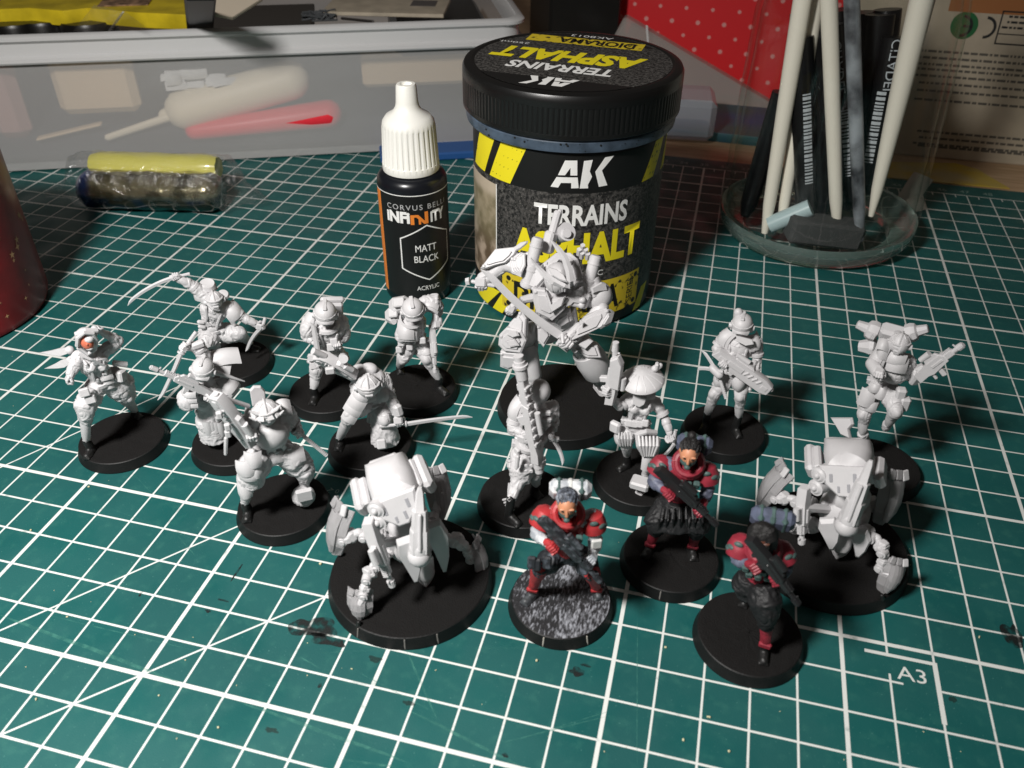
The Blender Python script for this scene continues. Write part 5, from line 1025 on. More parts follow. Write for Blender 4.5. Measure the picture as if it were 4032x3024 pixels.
rifle(F, F.p(128,355,.5), F.p(150,70,.45), F.r+F.f*.3, 1.35, 0, w=.24); b = MB(); b.cap(F.p(150,110,.45), F.p(152,58,.44), .08,.08,14,flat=True); F.part('barrel', b); b = MB(); b.prism([(-.12,-.5),(.16,-.5),(.18,.3),(.06,.5),(-.14,.35)], F.p(150,200,.55), frame(F.f-F.r*.3,F.r), .22, .04); F.part('receiver', b)
hand(F, F.p(112,290,.55), F.p(150,60,.45)-F.p(128,355,.5), J['el'], 1.25); hand(F, F.p(418,520,.45), F.r*-.4+V((0,0,-.3)), J['er'], 1.05)
sword(F, F.p(440,480,.4), F.p(430,545,.48), F.p(318,622,.75), -.14, .12, edge=V((0,0,1)))
b = MB(); b.prism([(-.16,.14),(.2,.1),(.16,-.1),(.04,-.2),(-.12,-.14)], F.p(262,335,.45), frame(F.f+V((0,0,.2)),F.r), .08, .02); F.part('scarf_knot', b); b = MB(); b.shell(F.p(285,312,.35), F.f+V((0,0,.4)), (0,0,1), .6,.26,.2,.04,.06); F.part('scarf', b)
for i in range(4): b = MB(); b.box(F.p(215+i*26,452-abs(i-1.5)*4,.35), frame(F.f+V((0,0,.3)),F.r), (.19,.2,.12), .03); F.part('pouch', b)
for i in range(6): b = MB(); b.tube([F.p(262+i*18,500+i*2,.66), F.p(268+i*17,555,.88-.01*i), F.p(282+i*10,605,.85)], [.03,.045,.03], 6); F.part('trouser_pleat', b)
b = MB(); b.tube([F.p(258,500,.62), F.p(300,488,.72), F.p(345,492,.55)], .07, 8); F.part('trouser_band', b)
for i in range(5): b = MB(); b.tube([F.p(168+i*14,490,.38), F.p(166+i*15,520,.45), F.p(175+i*12,555,.4)], [.025,.04,.025], 6); F.part('trouser_pleat', b)
b = MB(); b.box(F.p(270,735,.85), frame(V((0,0,1)),F.r+F.f*.2), (.5,.42,.24), .05); F.part('boot_plate', b); b = MB(); b.shell(F.p(298,650,.85), F.f+V((0,0,.1)), (0,0,1), .26,.42,.07,.02,.04); F.part('shin_guard', b)
b = MB(); b.box(F.p(150,465,.3), frame(F.f-F.r*.5,F.r), (.3,.34,.18), .05); F.part('hip_bag', b)

# standing rifle woman with topknot helmet
F = Fig('figurine', 'white primed soldier with topknot helmet, slab sided rifle and swords at the hip', (11.961, 11.517), 'D', seed=11, group='white primed soldier miniatures')
al, tl = foot(F, (205,665), (228,585)); ar, tr = foot(F, (380,695), (380,600))
J = joints(F, hd=(395,160,.2), nk=(393,228,.12), ch=(375,275,.1), wa=(368,355,.06), pv=(365,405,.0), sl=(310,215,.05), el=(272,270,.18), hl=(305,345,.4), sr=(468,245,0), er=(468,320,.05), hr=(462,365,.2), pl=(325,420,.05), kl=(265,490,.3), pr=(398,425,.05), kr=(388,500,.3)); J.update(al=al, tl=tl, ar=ar, tr=tr)
humanoid(F, J, 1.12, fem=True, skin=.95); white(F)
helmet(F, J, 1.12, 'cap', look=F.f); b = MB(); b.cap(F.p(378,118,.1), F.p(378,98,.1), .11,.12,10); b.box(F.p(378,105,.12), frame(V((0,0,1)),F.r), (.2,.16,.24), .05); F.part('topknot', b); chestplate(F, J, 1.1)
b = MB(); b.prism([(-.2,.1),(.24,.06),(.3,-.06),(.1,-.14),(-.16,-.06)], F.p(400,232,.42), frame(F.f+V((0,0,.4)),F.r), .1, .02); F.part('neck_guard', b)
pad(F, F.p(295,215,.22), F.f*.6-F.r*.7+V((0,0,.5)), V((0,0,1)), .46,.5,2,.15); pad(F, F.p(472,250,.18), F.f*.6+F.r*.7+V((0,0,.3)), V((0,0,1)), .46,.52,3,.15)
rifle(F, F.p(262,285,.45), F.p(535,470,.55), V((0,0,1))+F.r*.7, 1.45, 1, w=.2); hand(F, F.p(305,348,.6), F.r-V((0,0,.6)), J['el'], 1.05); hand(F, F.p(462,362,.3), F.f-V((0,0,.4)), J['er'], 1.05)
for (a, b_, c_) in (((318,515,.65),(285,415,.5),(205,280,.3)), ((305,388,.6),(262,378,.5),(178,372,.25))): sword(F, F.p(*a), F.p(*b_), F.p(*c_), .04, .12, edge=V((0,0,1)))
b = MB(); b.cap(F.p(255,370,.45), F.p(285,400,.55), .12,.12,12); F.part('scabbard_mount', b)
pad(F, F.p(265,425,.4), F.f*.7-F.r*.6+V((0,0,.2)), V((0,0,1)), .4,.5,1,.14,name='thigh_plate',bot=.6); pad(F, F.p(385,455,.5), F.f+F.r*.3, V((0,0,1)), .38,.5,2,.12,name='thigh_plate',bot=.7)

# jet pack trooper in mid leap
F = Fig('figurine', 'white primed leaping trooper with jet pack pods and carbine held out to the right', (16.2, 11.0), 'U', seed=12, group='white primed soldier miniatures')
J = joints(F, hd=(1255,295,.5), nk=(1235,365,.36), ch=(1205,445,.28), wa=(1145,555,.16), pv=(1120,630,.1), sl=(1085,405,.42), el=(1050,460,.75), hl=(1092,530,1.0), sr=(1315,425,.15), er=(1318,545,.1), hr=(1410,510,.25), pl=(1045,690,.12), kl=(985,835,.4), al=(970,985,.3), pr=(1185,680,.22), kr=(1225,815,.75), ar=(1165,915,.35)); to = F.g(1010,1120); J['tl'] = None
humanoid(F, J, 1.12, baggy=1.1, bulk=1.1); R_ = F.mb('robe'); R_.tube([J['al'], lerp(J['al'], to, .5), to+V((0,0,.1))], [.15,.13,.12], 10); R_.cap(J['ar'], F.p(1150,945,.25), .13,.11); R_.tube([J['sr'], J['er']], [.22,.2], 12); R_.ell(F.p(1225,510,.35), (.34,.3,.36)); white(F)
b = MB(); b.ell(J['hd'], (.24,.27,.29), frame(F.upv+F.fw*.2, F.side), 20, 12); ho = F.part('helmet', b); head_lines(F, J['hd'], (.24,.27,.29), F.f, V((0,0,1)), ho); b = MB(); b.shell(F.p(1262,345,.8), F.f+V((0,0,.1)), (0,0,1), .28,.26,.14,.03,.05,bot=.6); F.part('visor', b, None, ho); b = MB(); b.shell(F.p(1240,235,.55), V((0,0,1))+F.f*.5, F.f*-1+V((0,0,.4)), .2,.4,.06,.08,.05); F.part('crest', b, None, ho)
def pod(a, b_, r0, r1):
    m_ = MB(); A_, B_ = F.p(*a), F.p(*b_); d_ = (B_-A_); Fd = frame(d_, F.f); L = d_.length
    m_.rings([[A_+Fd @ V((math.cos(k*math.tau/8+.39)*r, math.sin(k*math.tau/8+.39)*r*.85, z*L)) for k in range(8)] for r, z in ((r0*.7,-.02),(r0,.06),(r0*1.05,.3),(r0*.9,.48),(r1*1.1,.55),(r1*.85,.97),(r1*.6,1))]); o = F.part('jet_pod', m_, ang=25)
    for i in range(3): v_ = MB(); v_.box(A_+d_*(.12+.07*i)+Fd @ V((r0*.98,0,0)), Fd, (.03,.16,.04), .008); F.part('vent', v_, None, o)
pod((1090,215,-.15), (925,148,-.1), .29, .15); pod((1300,225,-.15), (1478,182,-.2), .27, .15); pod((1075,325,-.1), (940,318,-.1), .26, .2)
b = MB(); b.box(F.p(1205,215,-.05), frame(V((0,0,1))+F.f*.4,F.r), (.62,.4,.36), .08); F.part('jet_pack', b); chestplate(F, J, 1.2)
for (x, y, n_, w, h) in ((1120,345,F.f-F.r*.3,.3,.5),(1220,420,F.f,.5,.3),(1240,470,F.f+F.r*.2,.5,.4),(1130,300,F.f+V((0,0,.6)),.3,.3)): b = MB(); b.shell(F.p(x,y,.75), n_+V((0,0,.4)), (0,0,1), w,h,.12,.05,.05); F.part('harness_plate', b)
pad(F, F.p(1070,405,.75), F.f*.8-F.r*.4+V((0,0,.4)), V((0,0,1)), .42,.4,2,.13); b = MB(); b.cap(F.p(1045,455,.75), F.p(1085,520,1.02), .17,.16,12); F.part('gauntlet', b)
hand(F, F.p(1095,535,1.15), F.r, J['el']+V((0,0,.1)), 1.1); hand(F, F.p(1425,500,.3), F.p(1740,310,.3)-F.p(1400,540,.3), J['er'], 1.1); b = MB(); b.bar(F.p(1345,590,.15), F.p(1400,520,.25), .3,.24,.05); F.part('gauntlet', b)
rifle(F, F.p(1385,565,.35), F.p(1745,305,.4), V((0,0,1))-F.r*.5, 1.5, 0, w=.17)
for (x, y) in ((1330,760),(1300,690)): b = MB(); b.box(F.p(x-40,y,.5), frame(F.f+F.r*.4,F.r), (.26,.4,.24), .05); F.part('thigh_pouch', b)
for (x, y, w, h) in ((1000,725,.4,.5),(1030,790,.3,.3),(1200,720,.4,.4),(1110,690,.26,.34),(1060,650,.3,.24)): b = MB(); b.shell(F.p(x,y,.62), F.f+V((0,0,.3)), (0,0,1), w,h,.1,.04,.04); F.part('leg_plate', b)
b = MB(); b.prism([(-.40,.10),(.22,.30),(.32,.14),(.24,-.04),(.40,-.28),(.08,-.26),(-.12,-.1)], F.p(812,928,.45), frame(F.f*.8+V((0,0,.5))-F.r*.5,F.r), .16, .06); F.part('cape_tip', b)
# ================================================================ big white samurai mech
F = Fig('mech', 'large white primed samurai mech with crescent horned helmet and long raised blade', (7.04, 11.63), 'Q', r=2.0, h=.34, seed=20, cat='miniature')
al, tl = F.g(365,880,.75), F.g(350,905,.42); ar, tr = F.p(700,840,.35), F.g(722,872,.42)
J = joints(F, hd=(505,345,.75), nk=(500,390,.5), ch=(500,420,.35), wa=(480,540,.15), pv=(450,600,.0), sl=(340,285,.25), el=(250,270,.15), hl=(140,360,.3), sr=(665,340,.2), er=(720,470,.45), hr=(575,640,1.0), pl=(385,590,.1), kl=(300,665,.75), pr=(545,580,.1), kr=(655,690,.6)); J.update(al=al, tl=tl, ar=ar, tr=tr)
humanoid(F, J, 1.5, armor=False, head=False, feet=False, bulk=.9)
for q in 'lr':
    R_ = F.mb('robe'); R_.tube([J['s'+q], J['e'+q], J['h'+q]], [.26,.22,.16], 12)
white(F, fold=.006, voxel=.035)
mech = F
def plate(pts, d, nr=(0,1,0), t=.12, name='armour_plate', ch=.04, parent=None):
    """faceted plate whose outline is read off the photograph at depth d, tilted by its normal (right, front, up)"""
    n_ = mech.vec(*nr).normalized(); P = [mech.p(x, y, d) for x, y in pts]; c = sum(P, V())/len(P); Fr = frame(n_, mech.r); c0 = c
    pl = [onplane(mech.k, x, y, mech.c+c0, n_)-mech.c for x, y in pts]; c = sum(pl, V())/len(pl); q_ = [((p_-c).dot(Fr.col[0]), (p_-c).dot(Fr.col[1])) for p_ in pl]
    b = MB(); b.prism(q_, c-n_*t*.5, Fr, t, ch); o = mech.part(name, b, None, parent, ang=20)
    ar = abs(sum(q_[i][0]*q_[(i+1) % len(q_)][1]-q_[(i+1) % len(q_)][0]*q_[i][1] for i in range(len(q_))))/2
    if ar > .12 and parent is None:
        mx, my = sum(p_[0] for p_ in q_)/len(q_), sum(p_[1] for p_ in q_)/len(q_)
        b = MB(); b.prism([(mx+(p_[0]-mx)*.66, my+(p_[1]-my)*.62) for p_ in q_], c+n_*.02, Fr, .06, .018); mech.part('panel', b, None, o, ang=20)
        e = MB(); e.box(c+Fr @ V((mx*0+q_[0][0]*.8, q_[0][1]*.8, .0)), Fr, (.09,.09,.07), .02); e_ = mech.part('bolt', e, None, o, ang=20)
    return o
# helmet
b = MB(); Fh = frame(V((0,0,1))+F.f*.75+F.r*.25, F.r); hc = F.p(508,330,.85)
b.rings([[hc+Fh @ V((math.cos(a*math.tau/16)*r*.95, math.sin(a*math.tau/16)*r*1.15-.0, z)) for a in range(16)] for r, z in ((.26,-.26),(.36,-.18),(.37,0),(.33,.14),(.23,.28),(.11,.38),(.01,.42))]); he = F.part('helmet', b, ang=25)
plate([(463,280),(500,290),(540,320),(557,355),(520,345),(480,322)], 1.22, (.1,1,1.0), .12, 'brow_plate', parent=he); plate([(450,350),(560,382),(540,400),(500,398),(462,380)], 1.12, (0,1,.1), .16, 'face_guard', parent=he)
for i in range(6): b = MB(); b.cap(F.p(478+i*13,362+i*3,1.2), F.p(482+i*12,398,1.15), .035,.03,8); F.part('grille_bar', b, None, he)
def horn(pts, r):
    m_ = MB(); P = [F.p(x,y,d) for x,y,d in pts]; N = len(P); R = []
    for i, p_ in enumerate(P):
        d_ = (P[min(i+1,N-1)]-P[max(i-1,0)]).normalized(); Fx = frame(d_, F.r); w = r[i]; R.append([p_+Fx @ V(q_) for q_ in ((w,0,0),(0,.045,0),(-w,0,0),(0,-.045,0))])
    m_.rings(R); F.part('crescent_horn', m_, None, he, ang=20)
horn([(474,152,.9),(500,182,1.0),(540,235,1.1),(562,300,1.2),(568,350,1.25),(566,380,1.2)], [.015,.06,.09,.10,.09,.03]); horn([(378,238,.9),(405,275,1.0),(440,315,1.12),(490,352,1.22),(540,374,1.25),(568,380,1.2)], [.015,.05,.08,.09,.08,.03])
# torso armour
plate([(385,390),(445,395),(475,440),(535,425),(560,440),(520,500),(470,535),(405,505),(390,450)], 0.97, (0,1,.15), .25, 'breastplate'); plate([(450,395),(475,465),(545,425),(530,470),(478,505),(462,470)], 1.12, (0,1,.3), .12, 'chest_crest'); plate([(425,480),(480,520),(545,465),(540,490),(480,545),(430,510)], 1.02, (0,1,.0), .12, 'chest_rim')
plate([(540,420),(590,405),(610,430),(570,470),(545,480)], 0.87, (.4,1,.3), .12, 'rib_plate'); plate([(500,530),(565,490),(580,540),(520,580),(490,560)], 0.67, (0,1,-.1), .2, 'belly_plate'); plate([(410,560),(465,565),(475,610),(440,672),(412,640)], 0.72, (0,1,.2), .2, 'groin_plate')
plate([(430,265),(500,210),(570,210),(605,240),(630,320),(590,370),(560,250),(500,240),(450,300)], .25, (0,.5,1), .3, 'back_cowl'); plate([(560,255),(605,245),(635,350),(590,372)], 0.62, (.5,.6,.6), .2, 'cowl_panel'); plate([(390,300),(430,270),(440,340),(400,385)], 0.67, (-.3,.8,.4), .2, 'collar_plate')
plate([(558,378),(640,345),(668,415),(622,482),(556,470)], .72, (.35,1,.3), .3, 'chest_plate'); plate([(342,300),(402,282),(442,350),(402,402),(350,382)], .62, (-.4,1,.4), .3, 'chest_plate'); plate([(398,500),(470,548),(560,540),(592,480),(604,560),(540,612),(440,602),(394,560)], .52, (0,1,-.1), .3, 'waist_plate')
plate([(612,360),(660,300),(705,330),(712,400),(650,430)], .45, (.5,.8,.5), .35, 'shoulder_block'); plate([(330,215),(372,205),(410,260),(380,320),(335,290)], .35, (-.3,.8,.6), .35, 'shoulder_block')
b = MB(); b.ell(F.p(700,420,.25), (.42,.38,.42)); F.part('shoulder_joint', b)
# shoulders, arms and shields
for i in range(4): plate([(268+i*14,238+i*2),(310+i*10,206+i*4),(350,215),(352,262+i*4),(330,330-i*4),(285+i*10,310-i*6)], .42+.05*i, (-.35,.8,.6), .06, 'shoulder_plate')
plate([(133,288),(205,195),(298,185),(318,190),(300,220),(255,262),(200,275),(150,292)], .35, (-.2,.9,.6), .22, 'arm_shield'); plate([(295,185),(330,160),(365,153),(362,165),(325,195),(300,205)], .3, (0,.6,.8), .10, 'shield_fin')
for i in range(4): plate([(668+i*5,385+i*22),(720,355+i*22),(745,365+i*24),(752-i*2,395+i*24),(705,400+i*22),(676+i*4,410+i*20)], .55-.05*i, (.5,.8,.3), .08, 'shoulder_plate')
plate([(568,602),(640,520),(700,490),(745,480),(748,505),(708,578),(640,610),(570,640)], 1.05, (.1,.9,.5), .3, 'arm_shield'); plate([(745,485),(770,488),(785,500),(765,560),(720,582),(710,575),(748,510)], .9, (.6,.6,.2), .14, 'shield_fin'); b = MB(); b.prism([(-.06,-.08),(.08,0),(-.06,.08)], F.p(623,549,1.26), frame(mech.vec(.1,.9,.5),F.r), .04, .01); F.part('triangle_vent', b)
plate([(495,655),(525,600),(570,590),(600,640),(550,695)], 1.2, (-.2,1,.4), .3, 'gauntlet')
b = MB(); b.bar(F.p(250,290,.25), F.p(150,345,.3), .2,.22,.05); F.part('forearm', b)
# secondary hand, blades
b = MB(); b.tube([F.p(385,430,.6), F.p(340,440,.75), F.p(290,485,.85)], [.13,.11,.09], 10); F.part('small_arm', b); hand(F, F.p(278,490,.9), F.r-V((0,0,.5)), F.p(340,440,.75), 1.1)
hand(F, F.p(140,362,.35), F.r, J['el'], 1.6); b = MB(); b.cap(F.p(100,352,.38), F.p(200,372,.38), .06,.06,10); b.cap(F.p(66,352,.38), F.p(84,350,.38), .10,.12,6,flat=True); F.part('sword_grip', b)
hand(F, F.p(548,640,1.35), F.p(150,290,1.2)-F.p(560,650,1.25), J['er'], 1.7); sword(F, F.p(595,690,1.3), F.p(522,612,1.3), F.p(148,283,1.25), -.12, .25, edge=V((0,0,1))+F.r*.6)
# back equipment
for (a, b_, r) in (((412,150,.2),(372,300,.45),.165),((392,265,.4),(358,378,.55),.18),((690,235,.1),(655,365,.35),.165),((655,345,.35),(628,440,.5),.18)): b = MB(); ax_ = (F.p(*b_)-F.p(*a)).normalized(); b.cap(F.p(*a), F.p(*b_), r, r, 18, flat=True); b.cap(F.p(*a)-ax_*.05, F.p(*a), r*.75, r*.98, 18, flat=True); b.cap(F.p(*a)+ax_*.16, F.p(*a)+ax_*.2, r*1.12, r*1.12, 18, flat=True); b.cap(F.p(*b_)-ax_*.14, F.p(*b_)-ax_*.04, r*1.14, r*1.14, 18, flat=True); F.part('cylinder_rack', b, ang=25)
b = MB(); b.box(F.p(628,438,.6), frame(F.f,F.p(690,235,.1)-F.p(628,440,.5)), (.5,.36,.24), .06); ro_ = F.part('rocket_box', b)
for (x, y) in ((626,440),(622,465)): b = MB(); b.ell(F.p(x,y,.78), .10); F.part('lens', b, None, ro_)
b = MB(); b.bar(F.p(455,215,-.1), F.p(480,110,-.3), .34,.3,.06); b.bar(F.p(478,130,-.3), F.p(512,12,-.5), .2,.22,.05); b.bar(F.p(505,60,-.42), F.p(520,5,-.5), .1,.12,.03); g_ = F.part('back_cannon', b); b = MB(); b.cap(F.p(520,140,-.6), F.p(550,112,-.35), .16,.27,20,flat=True); b.cap(F.p(545,125,-.3), F.p(553,120,-.2), .15,.12,16,flat=True); F.part('ammo_drum', b, None, g_)
for (x, y) in ((608,205),(625,185),(640,205),(622,222),(650,225)): b = MB(); b.cap(F.p(x,y+16,-.05), F.p(x+3,y-8,.05), .075,.07,6,flat=True); F.part('launcher_tube', b)
# legs
plate([(330,490),(355,530),(350,620),(300,610),(250,600),(275,550)], .95, (-.3,.9,.4), .28, 'thigh_plate'); plate([(225,610),(260,575),(330,590),(355,640),(330,700),(250,690),(220,660)], 1.15, (-.2,1,.2), .22, 'knee_plate'); plate([(230,690),(330,700),(310,765),(270,780),(228,765)], 1.1, (-.3,1,-.1), .25, 'shin_plate'); plate([(262,610),(275,590),(310,590),(322,615),(290,625)], 1.28, (-.2,1,.3), .08, 'knee_vent'); plate([(255,640),(300,628),(322,660),(275,668)], 1.3, (-.2,1,.2), .05, 'knee_panel')
b = MB(); b.cap(F.p(360,690,.45), F.p(385,800,.6), .32,.28,16); b.cap(F.p(385,800,.6), F.p(372,885,.7), .24,.22,14); b.box(F.g(360,905,.48), frame((0,0,1), F.f), (.8,.5,.3), .08); F.part('shin', b)
b = MB(); b.cap(F.p(585,610,.3), F.p(650,690,.6), .32,.36,18); F.part('thigh', b); b = MB(); p0, p1 = F.p(640,680,.62), F.p(705,790,.5); b.lathe([(.30,0),(.42,.06),(.46,.4),(.44,.9),(.36,1.05),(.2,1.1)], p0, frame(p1-p0), 28); F.part('calf', b)
plate([(570,680),(650,640),(700,660),(720,720),(650,720)], 1.0, (.1,1,.4), .14, 'knee_plate'); plate([(600,655),(660,625),(680,640),(640,680)], 1.1, (.1,1,.5), .1, 'knee_vent'); b = MB(); b.cap(F.p(700,790,.5), F.g(722,866,.5), .17,.15,12); b.box(F.g(722,866,.48), frame((0,0,1), F.f+F.r*.5), (.6,.42,.3), .08); F.part('foot', b)
for (a, b_) in (((395,560,.4),(370,650,.5)),((410,600,.3),(400,690,.4)),((560,590,.4),(600,660,.6))): b = MB(); b.cap(F.p(*a), F.p(*b_), .07,.07,8); F.part('piston', b)

# ================================================================ two crab legged robots
def robot(F, P):
    """P: points (x, y, depth) read for shell corners, pods, cannon, fangs and legs"""
    pt = lambda a: F.p(*a)
    S_ = [pt(a) for a in P['shell']]      # back-left, back-right, front-right, chin, front-left (upper rim)
    c = sum(S_, V())/5; up = (S_[1]-S_[0]).cross(S_[3]-S_[0]); up = up if up.z > 0 else -up; up.normalize()
    bl_, br_, fr_, ch_, fl_ = S_; b = MB()
    rim = [bl_, lerp(bl_,br_,.5)+(lerp(bl_,br_,.5)-c)*.04, br_, lerp(br_,fr_,.5)+(lerp(br_,fr_,.5)-c)*.08, fr_, lerp(fr_,ch_,.6)+(lerp(fr_,ch_,.6)-c)*.06, ch_, lerp(ch_,fl_,.4)+(lerp(ch_,fl_,.4)-c)*.06, fl_, lerp(fl_,bl_,.5)+(lerp(fl_,bl_,.5)-c)*.08]
    def rg(k, z): return [c+(p_-c)*k+up*z for p_ in rim]
    b.rings([rg(.60,-.85), rg(.84,-.62), rg(1.0,-.28), rg(1.02,-.08), rg(.97,.08), rg(.85,.20), rg(.66,.29), rg(.42,.345), rg(.18,.365)]); sh = F.part('shell', b, ang=33)
    back = (bl_-br_).normalized(); dn = (ch_-lerp(bl_,br_,.5)).normalized()
    b = MB(); b.bar(bl_+up*.06+dn*.12-back*.1, br_+up*.06+dn*.12+back*.1, .3, .22, .07, hint=up); F.part('rear_spoiler', b, None, sh)
    fcd = MB(); fc_ = lerp(lerp(fr_,fl_,.5), ch_, .35); fcd.prism([(-.52,.30),(.52,.30),(.42,-.12),(.12,-.42),(-.12,-.42),(-.42,-.12)], fc_+up*.02+dn*.12, frame(up*.7+dn*.8, -back), .2, .05); fo = F.part('face_plate', fcd, None, sh)
    for (x, y, w, h) in ((-.26,.02,.08,.2),(.26,.04,.08,.22),(-.1,-.24,.06,.16),(.12,-.2,.07,.2)): e = MB(); Ff = frame(up*.7+dn*.8, -back); e.box(fc_+up*.02+dn*.12+Ff @ V((x,y,.095)), Ff, (w,h,.035), .012); F.part('slot', e, mat('slot_painted_shade', (.3,.3,.32), .5), fo)  # raised grey boxes; the shade of deep slots is painted into their colour
    e = MB(); e.lathe([(.09,0),(.09,.03),(.055,.03),(.05,0)], c+up*.31-back*.22+dn*.12, frame(up+dn*.3-back*.2), 18); F.part('sensor_ring', e, None, sh)
    for (a, w) in zip(P['pods'], (.36, .36)):
        m_ = MB(); Fp = frame(F.f*.7+V((0,0,.5)), F.r); p_ = pt(a); ax = (S_[4]-S_[0]).normalized() if a is P['pods'][0] else (S_[2]-S_[1]).normalized(); Fq = Matrix((ax, (up.cross(ax)), up)).transposed()
        m_.box(p_, Fq, (.95, .26, .5), .09); o = F.part('side_pod', m_, ang=25); m_ = MB(); m_.box(p_+(c-p_).normalized()*.2, Fq, (.8, .2, .44), .05); F.part('pod_mount', m_, None, o)
    for a in P['cyl']:
        p_ = pt(a); m_ = MB(); ax = (F.f-F.r*.55+V((0,0,.1))).normalized(); m_.cap(p_-ax*.3, p_+ax*.06, .20,.20,18,flat=True); m_.cap(p_+ax*.06, p_+ax*.1, .17,.12,18,flat=True); o = F.part('sensor_barrel', m_, ang=25); m_ = MB(); m_.ell(p_+ax*.1, .075); F.part('lens', m_, None, o)
    h = P['hub']; hb = pt(h); m_ = MB(); m_.ell(hb, (.62,.55,.62)); m_.ell(hb+V((0,0,.5)), (.5,.45,.45)); m_.cap(hb, pt(P['jaw']), .36,.24,14); m_.box(hb+V((0,0,.1)), frame(V((0,0,1)),F.r), (1.15,.8,.5), .12); F.part('hull', m_, ang=28)
    # central cannon
    a, b_ = pt(P['gun'][0]), pt(P['gun'][1]); x_ = (b_-a); L = x_.length; x_.normalize(); u_ = (F.f+V((0,0,.6))); u_ = (u_-x_*u_.dot(x_)).normalized(); Fg = Matrix((x_, u_.cross(x_), u_)).transposed()
    m_ = MB(); m_.rings([[a+Fg @ V((x*L, y*w, z)) for y, z in ((-.5,-h2),(.5,-h2),(.62,h1*.2),(.42,h1),(-.42,h1),(-.62,h1*.2))] for x, w, h1, h2 in ((0,.07,.04,.03),(.06,.13,.07,.06),(.32,.2,.13,.12),(.34,.27,.15,.14),(.62,.30,.19,.2),(.64,.35,.2,.22),(.97,.36,.21,.2),(1,.26,.13,.12))]); g_ = F.part('cannon', m_, ang=25)
    m_ = MB(); m_.bar(a+x_*L*.35+u_*.17, a+x_*L*.92+u_*.22, .10,.07,.02); F.part('barrel_rib', m_, None, g_); m_ = MB(); m_.cap(b_-x_*.12, b_+x_*.12, .24,.22,16); m_.ell(b_+x_*.1, (.27,.27,.25)); F.part('ball_mount', m_, None, g_)
    for (a, b_, w) in P['fangs']:
        p0, p1 = pt(a), pt(b_); x_ = (p1-p0); L = x_.length; x_.normalize(); n_ = (F.f+V((0,0,.3))); n_ = (n_-x_*n_.dot(x_)).normalized()
        m_ = MB(); m_.prism([(0,-.16*w),(-.05,.12*w),(L*.25,.24*w),(L*.7,.17*w),(L,.05),(L,-.03),(L*.6,-.12*w),(L*.3,-.2*w)], p0, frame(n_, x_), .22, .07); F.part('mandible', m_, ang=25)
    p0 = pt(P['jaw']); m_ = MB(); m_.shell(p0+F.f*.12, F.f+V((0,0,.1)), (0,0,1), .46,.75,.14,.05,.1,bot=.6); m_.shell(p0+F.f*.17-V((0,0,.12)), F.f, (0,0,1), .3,.55,.1,.04,.08,bot=.5); F.part('jaw', m_)
    a, b_ = pt(P['side_gun'][0]), pt(P['side_gun'][1]); rifle(F, a, b_, F.f-F.r*.3, 1.5, 0, w=.24, name='side_gun')
    m_ = MB(); m_.bar(lerp(a,b_,.35), hb, .2,.2,.05); F.part('gun_arm', m_)
    for lg in P['legs']:
        P_ = [pt(a) for a in lg['p']]; o = None
        for i in range(len(P_)-1):
            m_ = MB(); a, b_ = P_[i], P_[i+1]; r0 = (.19,.17,.12)[min(i,2)]; hint = V((0,0,1))
            m_.cap(a, lerp(a,b_,1.0), r0*.55, r0*.5, 10); m_.bar(lerp(a,b_,.16), lerp(a,b_,.80), r0*1.9, r0*1.7, .07, hint=hint); m_.bar(lerp(a,b_,.3), lerp(a,b_,.62), r0*2.3, r0*1.3, .05, hint=hint); m_.bar(lerp(a,b_,.34), lerp(a,b_,.7), r0*1.3, r0*2.2, .05, hint=hint)
            s_ = F.part('leg_segment', m_, ang=25); e = MB(); n_ = (F.f-F.r*.3).normalized(); k_ = lerp(a,b_,.8); e.cap(k_, k_+n_*(r0*1.0), .12,.11,14,flat=True); e.cap(k_+n_*r0, k_+n_*(r0+.03), .07,.06,12,flat=True); F.part('joint_cap', e, None, s_)
        k_, w, hh, nr, upv = lg['shield']; m_ = MB(); n_ = F.vec(*nr); U = F.vec(*upv); cc_ = pt(k_)
        nn = n_.normalized(); hh *= 1.0; uu = (U-nn*U.dot(nn)).normalized(); rt_ = uu.cross(nn); m_.shell(cc_, n_, U, w, hh, .17, .14, .07, n=4, bot=.30); m_.shell(cc_+nn*.05-uu*hh*.03, n_, U, w*.56, hh*.78, .06,.10,.05, n=4, bot=.35)
        for q_ in (-1, 0, 1): m_.bar(cc_+rt_*w*.30*q_+uu*hh*.38-nn*.10, cc_+rt_*w*.22*q_+uu*hh*.56-nn*.16, w*.24, .07, .02, hint=rt_); so = F.part('foot_shield', m_, ang=14)
        m_ = MB(); m_.bar(cc_-n_.normalized()*.12+U.normalized()*hh*.12, P_[-1], .2,.22,.05); m_.cap(cc_-n_.normalized()*.28-U.normalized()*hh*.3, cc_-n_.normalized()*.02-U.normalized()*hh*.3, .08,.08,10); F.part('ankle', m_, None, so)
GRP = 'white crab legged robot miniatures'
F = Fig('robot', 'white primed crab legged robot with boxy shell, nearest to the front left', (4.833, 3.975), 'R', r=2.0, h=.34, seed=30, group=GRP)
